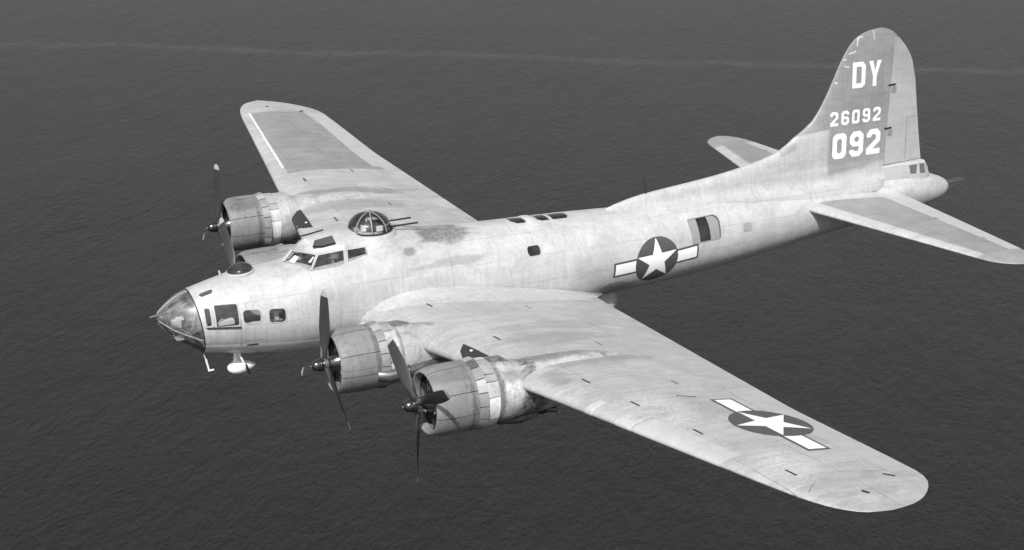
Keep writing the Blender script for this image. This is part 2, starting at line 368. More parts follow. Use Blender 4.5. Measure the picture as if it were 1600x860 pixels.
# openings -----------------------------------------------------------------
def rrect(x0, z0, x1, z1, r=.06, n=4, lean=0., rise=0.):
    P = []
    for cx, cz, a in ((x1-r, z0+r, -90), (x1-r, z1-r, 0), (x0+r, z1-r, 90), (x0+r, z0+r, 180)):
        for i in range(n+1):
            t = math.radians(a+90*i/n); P.append((cx+r*math.cos(t), cz+r*math.sin(t)))
    return [(x+lean*(z-z0)/(z1-z0), z+rise*(x-x0)/(x1-x0)) for x, z in P]
cut = MB()
def prism_y(P, y0, y1):
    cut.loft([[(x, y0, z) for x, z in P], [(x, y1, z) for x, z in P]], True, True, True)
def prism_z(P, z0, z1):
    cut.loft([[(x, y, z0) for x, y in P], [(x, y, z1) for x, y in P]], True, True, True)
W_CHEEK = [rrect(.95, -.03, 1.065, .34, .03), rrect(1.17, -.075, 1.67, .385, .03, rise=.0)]
W_NAV = [rrect(1.775, -.055, 2.17, .25, .085, rise=-.02), rrect(2.36, -.11, 2.745, .21, .085, rise=-.02)]
W_RAD = [rrect(8.98, .495, 9.34, .72, .08)]
W_WAIST = [[(13.74, .135), (14.56, .15), (14.61, .19), (14.64, .58), (14.60, .67), (14.50, .715), (13.72, .695), (13.71, .62)]]
for P in W_CHEEK+W_NAV+W_RAD+W_WAIST:
    for s in (-1, 1): prism_y(P, s*.45, s*1.8)
for s in (-1, 1):
    prism_z([(3.22, s*.02), (3.62, s*.64), (4.9, s*.70), (4.9, s*.02)], .2, 2.2)
P_HATCH = [[(9.06, -.26), (9.28, -.26), (9.34, -.18), (9.34, .18), (9.28, .26), (9.06, .26), (8.94, .12), (8.94, -.12)],
           [(9.74, -.26), (9.98, -.26), (9.98, .26), (9.74, .26), (9.66, .18), (9.66, -.18)], [(10.06, -.26), (10.44, -.26), (10.54, -.16), (10.54, .16), (10.44, .26), (10.06, .26)]]
for P in P_HATCH: prism_z(P, .7, 2)
for s in (-1, 1): prism_z([(.98, s*.30), (1.22, s*.30), (1.26, s*.34), (1.22, s*.42), (.98, s*.41), (.93, s*.35)], .5, 1.4)
prism_z([(2.02+.25*math.cos(t*PI/10), .25*math.sin(t*PI/10)) for t in range(20)], .6, 1.2)
prism_z([(5.32+.47*math.cos(t*PI/12), .47*math.sin(t*PI/12)) for t in range(24)], .9, 1.6)
cob = cut.build('cutter', M_INT, None)
for p in cob.data.polygons: p.use_smooth = False
md = fus.modifiers.new('b', 'BOOLEAN'); md.operation = 'DIFFERENCE'; md.object = cob; md.solver = 'EXACT'; md.use_self = True
dg = bpy.context.evaluated_depsgraph_get(); me2 = bpy.data.meshes.new_from_object(fus.evaluated_get(dg))
fus.modifiers.clear(); fus.data = me2; bpy.data.objects.remove(cob)
me2.materials.clear(); me2.materials.append(M_FUS); me2.materials.append(M_INT)
for p in me2.polygons:      # faces turned to the inside carry primer
    c = p.center; w, zc, h = interp(FT, max(.88, min(22.9, c.x)))
    n_ = interp(SH, c.x) if c.z > zc else 2.0; rr = (abs(c.y/w)**n_+abs((c.z-zc)/h)**n_)**(1/n_)
    p.material_index = 1 if (rr < 1-.018/w and c.x < 22) else 0
    p.use_smooth = True
me2.set_sharp_from_angle(angle=math.radians(30))
print('fuselage after openings', len(me2.polygons))

def pane(P, side, mat=M_GLASS, off=-.012, g=.08): return decal('pane', [P], lambda u, v, o: fz(u, v, o, side), mat, None, off, g)
def ring2(P, d):
    cx = sum(p[0] for p in P)/len(P); cz = sum(p[1] for p in P)/len(P)
    hx = max(abs(p[0]-cx) for p in P); hz = max(abs(p[1]-cz) for p in P)
    return [(cx+(p[0]-cx)*(1+d/hx), cz+(p[1]-cz)*(1+d/hz)) for p in P]
def window(name, P, side, fmat=M_FRAME, fw=.022, foff=.008, gmat=M_GLASS):
    f = decal(name, [ring2(P, fw), ring2(P, -.004)[::-1]], lambda u, v, o: fz(u, v, o, side), fmat, A, foff, .08, .03)
    g = pane(P, side, gmat); g.parent = f
    return f
for s in (1, -1):
    for P in W_NAV: window('nose_window', P, s, M_FRAMEL, .02)
    for P in W_RAD: window('round_cornered_window', P, s, M_FRAMEL, .016)
    # cheek gun window: two panes in one raised frame
    z0, z1 = -.12, .50
    fr = decal('cheek_window_frame', [rrect(.905, -.07, 1.115, .375, .03), W_CHEEK[0][::-1]], lambda u, v, o: fz(u, v, o, s), M_FRAMEL, A, .018, .08, .045)
    fr2 = decal('cheek_window_frame', [[(1.118, -.105), (1.695, -.105), (1.695, .405), (1.40, .415), (1.118, .40)], W_CHEEK[1][::-1]], lambda u, v, o: fz(u, v, o, s), M_FRAMEL, A, .026, .08, .055)
    for f_, P in ((fr, W_CHEEK[0]), (fr2, W_CHEEK[1])):
        g = pane(P, s, M_GLASSD, .008); g.parent = f_
    mb = MB(); mb.tube([fz(.95, -.075, .025, s), fz(1.7, -.12, .035, s)], .018, 8)
    mb.build('lower_window_rail', M_GUN, fr2)
    mb = MB(); mb.tube([Vector((1.6, -.55*s, .12)), Vector((1.2, -.72*s, .03)), Vector((.98, -.80*s, .0))], .02, 8); mb.build('cheek_gun', M_GUN, A)
    # waist hatch: grey panels either side of a dark centre pane
    w0 = MB()
    fr3 = decal('waist_window_frame', [ring2(W_WAIST[0], .016), ring2(W_WAIST[0], -.006)[::-1]], lambda u, v, o: fz(u, v, o, s), M_FRAME, A, .008, .08, .03)
    P1 = [(13.745, .138), (13.965, .142), (13.96, .2), (13.955, .6), (13.955, .695), (13.725, .69), (13.72, .6)]
    P3 = [(14.30, .152), (14.55, .155), (14.585, .195), (14.61, .58), (14.575, .655), (14.49, .705), (14.28, .70), (14.30, .55)]
    P2 = [(13.97, .143), (14.30, .152), (14.30, .55), (14.28, .70), (13.955, .695)]
    for nm, P, m_, of in (('sliding_panel', P1, M_DEFL, -.004), ('sliding_panel', P3, M_DEFL, -.012), ('pane', P2, M_GLASSD, -.015)):
        o_ = decal(nm, [P], lambda u, v, o: fz(u, v, o, s), m_, fr3, of, .08, .0 if nm == 'pane' else .008)
def ftop(x, y, off=0.):
    w, zc, h = interp(FT, x); s_ = max(-1, min(1, -y/w)); a = math.asin(spow(s_, interp(SH, x)/2)); return fpt(x+slant(x)*math.cos(a), a, off)
for P in P_HATCH:
    f = decal('roof_hatch_frame', [ring2(P, .014), ring2(P, -.004)[::-1]], lambda u, v, o: ftop(u, v, o), M_FRAMEL, A, .008, .1, .02)
    g = decal('pane', [P], lambda u, v, o: ftop(u, v, o), M_GLASSR, f, -.005, .1)
def arch(x, hh): return [ftop(x, -.40+.04*k, hh*(max(0, 1-abs(k-10)/10))**.5) for k in range(21)]
mb = MB(); mb.loft([arch(9.36, 0), arch(9.42, .05), arch(9.55, .05), arch(9.65, .0)], False)
mb.build('hatch_deflector', M_FUS, A)
for s in (1, -1):
    P = [(.98, -s*.30), (1.22, -s*.30), (1.26, -s*.34), (1.22, -s*.42), (.98, -s*.41), (.93, -s*.35)]
    decal('upper_nose_slot_window', [P], lambda u, v, o: ftop(u, v, o), M_GLASSD, A, -.008, .1)
# interior bulkheads and floor so that windows look into a cabin
def disc_at(x, r=.985, n=40):
    return [fpt(x, 2*PI*k/n, -.05) for k in range(n)]
for i, x in enumerate((3.15, 5.9, 8.2, 12.9, 15.6)):
    mb = MB(); mb.loft([disc_at(x), disc_at(x+.03)], True, True, True); mb.build('bulkhead', M_INT, fus, smooth=False)
for c_, d_ in (((2.0, 0, -.55), (2.2, 1.25, .04)), ((4.4, 0, .02), (2.4, 1.7, .04)), ((10.6, 0, -.55), (4.4, 1.9, .04)), ((14.2, 0, -.5), (2.6, 1.4, .04))):
    MB().box(c_, d_).build('cabin_floor', M_INT, fus, smooth=False)

# ------------------------------------------------------------------ nose cone
NT_ = [(.0, .045, .07, .045), (.03, .10, .065, .10), (.10, .19, .05, .185), (.3, .385, -.01, .39), (.6, .60, -.07, .605), (.88, .757, -.135, .747)]
def npt(x, a, off=0.):
    w, zc, h = interp(NT_, x); ca, sa = math.cos(a), math.sin(a)
    sl_ = slant(.88)*(x/.88)**1.5
    return Vector((x-sl_*ca, -w*sa, zc+h*ca))+Vector((-.35, -sa, ca)).normalized()*off
nx = [0, .015, .03, .06, .1, .15, .2, .25, .3, .36, .42, .48, .54, .6, .66, .72, .78, .84, .875]
mb = MB(); mb.loft([[npt(x, 2*PI*k/64) for k in range(64)] for x in nx], True, True, False)
cone = mb.build('nose_cone', M_GLASSN, A)
mb = MB(); mb.loft([[npt(.855, 2*PI*k/64, o) for k in range(64)] for o in (0.004, .014)]+[[npt(.885, 2*PI*k/64, o) for k in range(64)] for o in (.014, .004)], True)
mb.build('nose_ring', M_GAP, cone)
def strip(fn, pts, wd, off, name, mat, parent):
    L = []; 
    for (x, a) in pts:
        L.append([fn(x, a-wd/2/max(.12, interp(NT_, x)[0]), 0.002), fn(x, a-wd/2/max(.12, interp(NT_, x)[0]), off), fn(x, a+wd/2/max(.12, interp(NT_, x)[0]), off), fn(x, a+wd/2/max(.12, interp(NT_, x)[0]), .002)])
    mb = MB(); mb.loft(L, True, True, True); return mb.build(name, mat, parent, smooth=False)
xx = [.04+i*(.83/12) for i in range(13)]
for a in (math.radians(2), math.radians(112), math.radians(-112), math.radians(180)):
    strip(npt, [(x, a) for x in xx], .022, .010, 'nose_rib', M_FRAMEL, cone)
strip(npt, [(.45+i*.43/8, math.radians(98+3*i)) for i in range(9)], .02, .008, 'nose_rib', M_FRAME, cone)
strip(npt, [(.62, math.radians(112+i*8)) for i in range(17)], .02, .008, 'bomb_aiming_pane_frame', M_FRAME, cone)
# contents of the nose
mb = MB(); mb.box((.62, 0, -.40), (.55, .8, .03)); mb.build('nose_floor', M_FRAME, cone, smooth=False)
mb = MB(); mb.box((.42, -.16, -.17), (.20, .16, .34)); mb.box((.50, -.18, .03), (.16, .13, .05)); mb.build('pale_equipment_box', M_PALE, cone, smooth=False)
mb = MB(); mb.tube([(.60, .05, -.4), (.58, .05, -.12)], .06, 10); mb.box((.55, .05, -.05), (.24, .16, .14)); mb.tube([(.5, .05, 0.02), (.5, .05, .12)], .04, 8); mb.build('bombsight', M_GUN, cone)
mb = MB(); mb.tube([(.72, -.3, -.38), (.80, -.45, .2), (.84, -.3, .45)], .025, 6); mb.build('nose_bracket', M_FRAMEL, cone, smooth=False)
MB().box((1.42, -.62, -.06), (.42, .16, .10)).build('ammunition_box', M_PALE, cone, smooth=False)
MB().box((2.3, -.70, -.20), (.9, .22, .05)).build('chart_table', M_PALE, fus, smooth=False)
MB().box((2.62, -.70, -.06), (.10, .12, .22)).build('signal_lamp_case', M_PALE, fus, smooth=False)
MB().box((.85, -.25, -.1), (.06, .3, .5)).build('instrument_case', M_FRAME, cone, smooth=False)
mb = MB(); mb.tube([(.75, .0, .30), (.40, 0, .20), (-.02, -.0, .115)], [.035, .03, .022], 10); mb.tube([(-.02, 0, .115), (-.11, 0, .10)], .030, 10); mb.tube([(-.11, 0, .10), (-.135, 0, .095)], .022, 10)
mb.build('nose_gun', M_METAL, A)
# astrodome
DC = Vector((2.03, 0, .86))
prof = [(.0, .335), (.03, .33), (.05, .30)]
def tilt(p, c=DC, t=.10):   # lean with the slope of the nose
    return Vector((p[0], p[1], p[2]+(p[0]-c.x)*t))
mb = MB(); mb.revz([(-.06, .345), (.03, .335), (.055, .30), (.03, .29), (-.05, .29)], DC, 40)
mb.V = [tilt(v) for v in mb.V]; ad = mb.build('astrodome', M_FRAMEL, A)
mb = MB(); mb.revz([(.04+.175*math.sin(t*PI/2/8), .295*math.cos(t*PI/2/8)+.002) for t in range(9)], DC, 40); mb.V = [tilt(v) for v in mb.V]; mb.build('dome_glass', M_GLASS, ad)
mb = MB(); mb.tube([(1.62-.03, .05, .78), (1.55, .05, .95)], [.03, .022], 8); mb.build('temperature_probe', M_FRAMEL, A)

# ------------------------------------------------------------------ cockpit
R0 = [(3.52, -.72, .70), (3.50, -.74, .90), (3.71, -.59, 1.205), (3.77, -.42, 1.335), (3.68, -.2, 1.42), (3.62, 0, 1.45)]
R1 = [(4.33, -.80, .70), (4.33, -.79, .93), (4.36, -.655, 1.25), (4.40, -.50, 1.40), (4.40, -.25, 1.50), (4.40, 0, 1.535)]
R2 = [(4.375, -.80, .70), (4.375, -.79, .93), (4.405, -.655, 1.25), (4.44, -.50, 1.40), (4.44, -.25, 1.505), (4.44, 0, 1.54)]
R3 = [(4.93, -.83, .70), (4.93, -.80, .925), (4.89, -.665, 1.26), (4.88, -.55, 1.385), (4.86, -.28, 1.475), (4.86, 0, 1.50)]
R4 = [(5.30, -.88, .80), (5.30, -.84, 1.05), (5.30, -.76, 1.26), (5.30, -.62, 1.385), (5.30, -.32, 1.43), (5.30, 0, 1.44)]
R5 = [(5.90, -.90, .74), (5.90, -.86, .86), (5.90, -.74, 1.08), (5.90, -.55, 1.27), (5.90, -.30, 1.37), (5.90, 0, 1.39)]
R6 = [(6.9, -.92, .62), (6.9, -.90, .74), (6.9, -.74, .93), (6.9, -.55, 1.07), (6.9, -.30, 1.17), (6.9, 0, 1.20)]
def mir(R): return R+[(x, -y, z) for x, y, z in R[-2::-1]]
rings = [mir(R) for R in (R0, R1, R2, R3, R4, R5, R6)]
def subdiv(ra, rb, n):
    return [[tuple(a[c]+(b[c]-a[c])*i/n for c in range(3)) for a, b in zip(ra, rb)] for i in range(n)]
V = []; F = []
seq = [rings[0], rings[1], rings[2], rings[3]]
for i in range(3, 6): seq += subdiv(rings[i], rings[i+1], 4)[1:]+[rings[i+1]]
m_ = len(rings[0])
for r in seq: V += r
for i in range(len(seq)-1):
    for j in range(m_-1):
        if i in (0, 2) and j in (1, m_-3): continue             # side window openings
        F.append([i*m_+j, i*m_+j+1, (i+1)*m_+j+1, (i+1)*m_+j])
# brow above the windshield
k = len(V); V += [(3.30, 0, 1.205)]
F += [[k, j+1, j] for j in range(2, m_-3)]
# roof window openings are cut below
can = mk('cockpit_roof', V, F, M_FUS, A, sharp=math.radians(28))
b = bmesh.new(); b.from_mesh(can.data)
bmesh.ops.delete(b, geom=[f for f in b.faces if f.calc_area() < 1e-9], context='FACES'); b.to_mesh(can.data); b.free()
sm = can.modifiers.new('thick', 'SOLIDIFY'); sm.thickness = .02; sm.offset = -1
def quadpane(name, P, mat, parent, inset=.0, thick=.008):
    P = [Vector(p) for p in P]; c = sum(P, Vector())/len(P); n_ = (P[1]-P[0]).cross(P[2]-P[0]).normalized()
    if n_.dot(c-Vector((4.2, 0, .9))) < 0: n_ = -n_
    Q = [p+(c-p)*inset for p in P]
    V = [q-n_*.006 for q in Q]
    return mk(name, V, [list(range(len(V)))], mat, parent, smooth=False, recalc=False)
def qframe(name, P, w, mat, parent, out=.012):
    P = [Vector(p) for p in P]; k = len(P); c = sum(P, Vector())/k; n_ = (P[1]-P[0]).cross(P[2]-P[0]).normalized()
    if n_.dot(c-Vector((4.2, 0, .9))) < 0: n_ = -n_
    Q = [p+(c-p).normalized()*w for p in P]
    V = [p+n_*out for p in P]+[q+n_*out for q in Q]+[p-n_*.02 for p in P]+[q-n_*.02 for q in Q]; F = []
    for i in range(k):
        j = (i+1) % k; F += [[i, j, k+j, k+i], [2*k+i, 3*k+i, 3*k+j, 2*k+j], [i, 2*k+i, 2*k+j, j], [k+i, k+j, 3*k+j, 3*k+i]]
    return mk(name, V, F, mat, parent, smooth=False)
for s in (1, -1):
    f_ = lambda L: [(x, y*s, z) for x, y, z in L]
    for nm, P in (('windshield', f_([(3.09, -.012, .975), (3.50, -.74, .895), (3.71, -.59, 1.205), (3.30, -.012, 1.205)])),
                  ('side_window', f_([R0[1], R1[1], R1[2], R0[2]])), ('side_window', f_([R2[1], R3[1], R3[2], R2[2]]))):
        fr = qframe(nm, P, .032, M_FRAMEL, A); quadpane('pane', P, M_GLASSD, fr, .02)
    P = f_([(3.70, -.52, 1.30), (3.80, -.33, 1.412), (4.26, -.36, 1.462), (4.18, -.56, 1.33), (3.95, -.60, 1.26)])
    P = f_([(3.66, -.44, 1.352), (3.78, -.26, 1.432), (4.20, -.27, 1.492), (4.20, -.52, 1.388), (3.86, -.50, 1.345)])
    V = [Vector(p)+Vector((0, -.01*s, .022)) for p in P]+[Vector(p)-Vector((0, 0, .01)) for p in P]
    fr = mk('roof_window', V, [[0, 1, 2, 3, 4], [9, 8, 7, 6, 5]]+[[i, (i+1) % 5, 5+(i+1) % 5, 5+i] for i in range(5)], M_GUN, A, smooth=False)
    c = sum((v for v in V[:5]), Vector())/5
    mk('pane', [v+(c-v)*.06+Vector((0, 0, .006)) for v in V[:5]], [[0, 1, 2, 3, 4]], glass('dark_roof_glass%s' % ('' if s > 0 else '_far'), .5, 1, .02, 1.6), fr, smooth=False)
mb = MB(); mb.tube([(3.07, 0, .97), (3.30, 0, 1.215)], .022, 8); mb.build('windshield_post', M_FRAMEL, A)
mb = MB(); mb.tube([(3.52, -.80, .79), (3.50, -.84, .72)], .03, 8); mb.build('hand_grip', M_WHITE, A)
mb = MB(); mb.box((3.50, 0, .76), (.14, 1.0, .26)); mb.build('instrument_panel', M_GUN, A, smooth=False)
wp = [Vector(p) for p in ((3.09, -.012, .975), (3.48, -.70, .925), (3.70, -.58, 1.205), (3.30, -.012, 1.205))]
wn = (wp[1]-wp[0]).cross(wp[3]-wp[0]).normalized()
if wn.x > 0: wn = -wn
def wuv(u, v, d): return wp[0]*(1-u)*(1-v)+wp[1]*u*(1-v)+wp[2]*u*v+wp[3]*(1-u)*v-wn*d
mb = MB(); mb.loft([[wuv(u, v, d) for u, v in ((.14, .12), (.36, .10), (.38, .62), (.20, .68))] for d in (.03, .04)], True, True, True)
mb.build('white_chart_sheet', M_WHITE, A, smooth=False)
mb = MB(); mb.loft([[wuv(u, v, d) for u, v in ((.80, .40), (.90, .42), (.93, .85), (.86, .85))] for d in (.03, .04)], True, True, True)
mb.build('sun_visor', M_PALE, A, smooth=False)
for y in (-.38, .38):
    mb = MB(); mb.box((4.22, y, .17), (.45, .42, .10)); mb.box((4.46, y, .46), (.08, .42, .60)); mb.box((4.47, y, .80), (.07, .26, .14))
    mb.build('crew_seat', M_INT, A, smooth=False)
    mb = MB(); mb.tube([(3.56, y, .42), (3.64, y, .58)], .02, 6)
    mb.tube([Vector((3.65, y, .60))+Vector((-.03*math.cos(t), .15*math.sin(t), .13*math.cos(t))) for t in [i*PI/6 for i in range(-4, 5)]], .014, 6); mb.build('control_yoke', M_GUN, A)

# ------------------------------------------------------------------ top turret
TC = Vector((5.26, 0, 1.39))
mb = MB(); mb.revz([(-.14, .69), (-.03, .655), (.02, .62), (.035, .59), (.04, .565), (.04, .545), (.0, .53), (-.25, .53)], TC, 48); mb.build('turret_ring', M_FUS, A)
turret = MB().revz([(.03, .545), (.075, .555), (.085, .54), (.03, .53)], TC, 48).build('top_turret', M_GUN, A)
def dome(th, ph, r=.52, k=0.): return Vector((TC.x+(r+k)*math.cos(th)*math.cos(ph), TC.y+(r+k)*math.cos(th)*math.sin(ph), TC.z+.065+(.42+k)*math.sin(th)))
mb = MB(); mb.loft([[dome(t*PI/2/12, 2*PI*k/48) for k in range(48)] for t in range(13)], True, False, False); mb.build('dome_glass', M_GLASS, turret)
def rib(ph, t0=0, t1=PI/2, w=.024, nm='dome_rib'):
    L = []
    for i in range(13):
        t = t0+(t1-t0)*i/12; p = dome(t, ph, k=.0); q = dome(t, ph, k=.012); sd = Vector((-math.sin(ph), math.cos(ph), 0))*w/2
        L.append([p-sd, q-sd, q+sd, p+sd])
    mb = MB(); mb.loft(L, True, True, True); mb.build(nm, M_FRAME, turret, smooth=False)
for d in (-150, -105, -62, 0, 62, 138): rib(math.radians(d))
def hoop(th, p0, p1, w=.024):
    L = []
    for i in range(25):
        ph = p0+(p1-p0)*i/24; p = dome(th-.02, ph); q = dome(th-.02, ph, k=.012); p2 = dome(th+.02, ph); q2 = dome(th+.02, ph, k=.012); L.append([p, q, q2, p2])
    mb = MB(); mb.loft(L, True, True, True); mb.build('dome_hoop', M_FRAME, turret, smooth=False)
hoop(.40, -1.08, 1.08)
for y in (-.22, .22):
    mb = MB(); mb.box((5.35, y, 1.50), (.55, .10, .14)); mb.tube([(5.6, y, 1.50), (5.84, y, 1.50)], .028, 10); mb.tube([(5.84, y, 1.50), (6.42, y, 1.505)], .022, 10); mb.build('gun', M_GUN, turret)
mb = MB(); mb.box((5.25, 0, 1.45), (.5, .5, .2)); mb.revz([(0, .16), (.12, .15), (.2, .08)], (5.2, 0, 1.55), 16); mb.box((5.05, -.18, 1.6), (.12, .1, .16)); mb.box((5.1, .2, 1.6), (.12, .1, .16)); mb.build('gun_sight_mount', M_GUN, turret)
MB().box((5.02, -.22, 1.56), (.10, .10, .14)).build('pale_turret_fitting', M_PALE, turret, smooth=False)
MB().box((5.40, -.30, 1.52), (.16, .06, .12)).build('pale_turret_fitting', M_PALE, turret, smooth=False)
MB().revz([(0, .1), (.16, .1), (.24, .05), (.25, 0)], (5.22, -.05, 1.50), 14).build('gunner_headrest', M_FRAMEL, turret)
mb = MB(); mb.revz([(0, .0), (0, .5)], (TC.x, 0, TC.z-.02), 24); mb.build('turret_floor', M_INT, turret)

# ------------------------------------------------------------------ wings
LE = [(0, 4.34), (8.6, 5.87), (14.0, 6.83), (14.75, 6.98), (15.36, 7.16), (15.72, 7.36), (15.95, 7.60), (16.08, 8.0)]
TE = [(0, 10.95), (2.28, 10.66), (10.78, 9.83), (13, 9.77), (14.1, 9.74), (14.7, 9.70), (15.1, 9.56), (15.49, 9.24), (15.8, 8.85), (16.0, 8.4), (16.08, 8.0)]
def lin(t, x):
    for i in range(len(t)-1):
        if x <= t[i+1][0]: break
    return t[i][1]+(t[i+1][1]-t[i][1])*(x-t[i][0])/(t[i+1][0]-t[i][0])
def le(y): return lin(LE, y) if y < 14 else interp(LE, y)
def te(y): return lin(TE, y) if y < 14 else interp(TE, y)
def naca(s): s = max(0, min(1, s)); return 5*(.2969*math.sqrt(s)-.126*s-.3516*s*s+.2843*s**3-.1015*s**4)
def wthick(y):
    t = .155-.0045*y
    if y > 14.3: t *= math.sqrt(max(.0, 1-((y-14.3)/1.78)**2))*.98+.02
    return t
def wz(x, y, up=1):
    y = abs(y); a, c = le(y), te(y)-le(y)
    c = max(c, .01); s = (x-a)/c; cr = (10.95-4.34)-.22*y if y < 14 else 3.4
    base = -.5+.079*y-.061*(x-a)
    return base+up*naca(s)*wthick(y)*max(c, .01)*(1.12 if up > 0 else .88)
def wpt(x, y, off=0., up=1):
    e = .01; z = wz(x, y, up)
    n_ = Vector((-(wz(x+e, y, up)-wz(x-e, y, up))/(2*e), -(wz(x, y+e, up)-wz(x, y-e, up))/(2*e), 1)).normalized()*up
    return Vector((x, y, z))+n_*off
ys = [.5, .9, 1.3]+[1.3+.42*i for i in range(1, 31)]+[14.6, 14.9, 15.15, 15.36, 15.55, 15.72, 15.85, 15.95, 16.03, 16.08]
ys = sorted(set(round(y, 3) for y in ys)|{9.35, 14.62, 2.1, 8.9})
ys = [y for y in ys if not (y != 9.35 and abs(y-9.35) < .1) and not (y != 14.62 and abs(y-14.62) < .1)]
NC = 28
def svals(hs):      # chordwise stations; a hinge at hs
    a = [.5*(1-math.cos(PI*i/NC)) for i in range(NC+1)]
    a = [v for v in a if abs(v-hs) > .03]+[hs]; return sorted(a)
def wing(side):
    SV = svals(.79)
    def grid(yl, sv, parent, name, mat, blunt=0.0, close=True):
        rings = []
        for y in yl:
            a, c = le(y), te(y)-le(y); up = []; lo = []
            for s in sv:
                x = a+c*s; up.append((x, y*side, wz(x, y, 1)-blunt)); lo.append((x, y*side, wz(x, y, -1)+blunt))
            rings.append(up[::-1]+(lo[1:] if sv[0] == 0 else lo))
        mb = MB(); mb.loft(rings, True, close, close); return mb.build(name, mat, parent, sharp=math.radians(50))
    ins = [y for y in ys if y <= 9.35]; mid = [y for y in ys if 9.35 <= y <= 14.62]; out = [y for y in ys if y >= 14.62]
    front = [s for s in SV if s <= .79]; back = [s for s in SV if s >= .79]; back = [.794]+back[1:]
    # one skin: inner part whole, middle part to the hinge, tip whole
    mbw = MB()
    def rings_of(yl, sv):
        R = []
        for y in yl:
            a, c = le(y), te(y)-le(y)
            up = [(a+c*s, y*side, wz(a+c*s, y, 1)) for s in sv]; lo = [(a+c*s, y*side, wz(a+c*s, y, -1)) for s in sv]
            R.append(up[::-1]+lo[1:])
        return R
    mbw.loft(rings_of(ins, SV), True, True, True); mbw.loft(rings_of(mid, front), True, False, False); mbw.loft(rings_of(out, SV), True, True, True)
    w_ = mk('wing', mbw.V, mbw.F, M_WING, A, sharp=math.radians(50))
    b = bmesh.new(); b.from_mesh(w_.data);     bmesh.ops.recalc_face_normals(b, faces=b.faces); b.to_mesh(w_.data); b.free()
    w_.data.polygons.foreach_set('use_smooth', [True]*len(w_.data.polygons)); w_.data.set_sharp_from_angle(angle=math.radians(50))
    ym = [mid[0]+.012]+mid[1:-1]+[mid[-1]-.012]
    grid(ym, back, w_, 'aileron', M_AIL, .0)
    return w_
wings = {s: wing(s) for s in (-1, 1)}
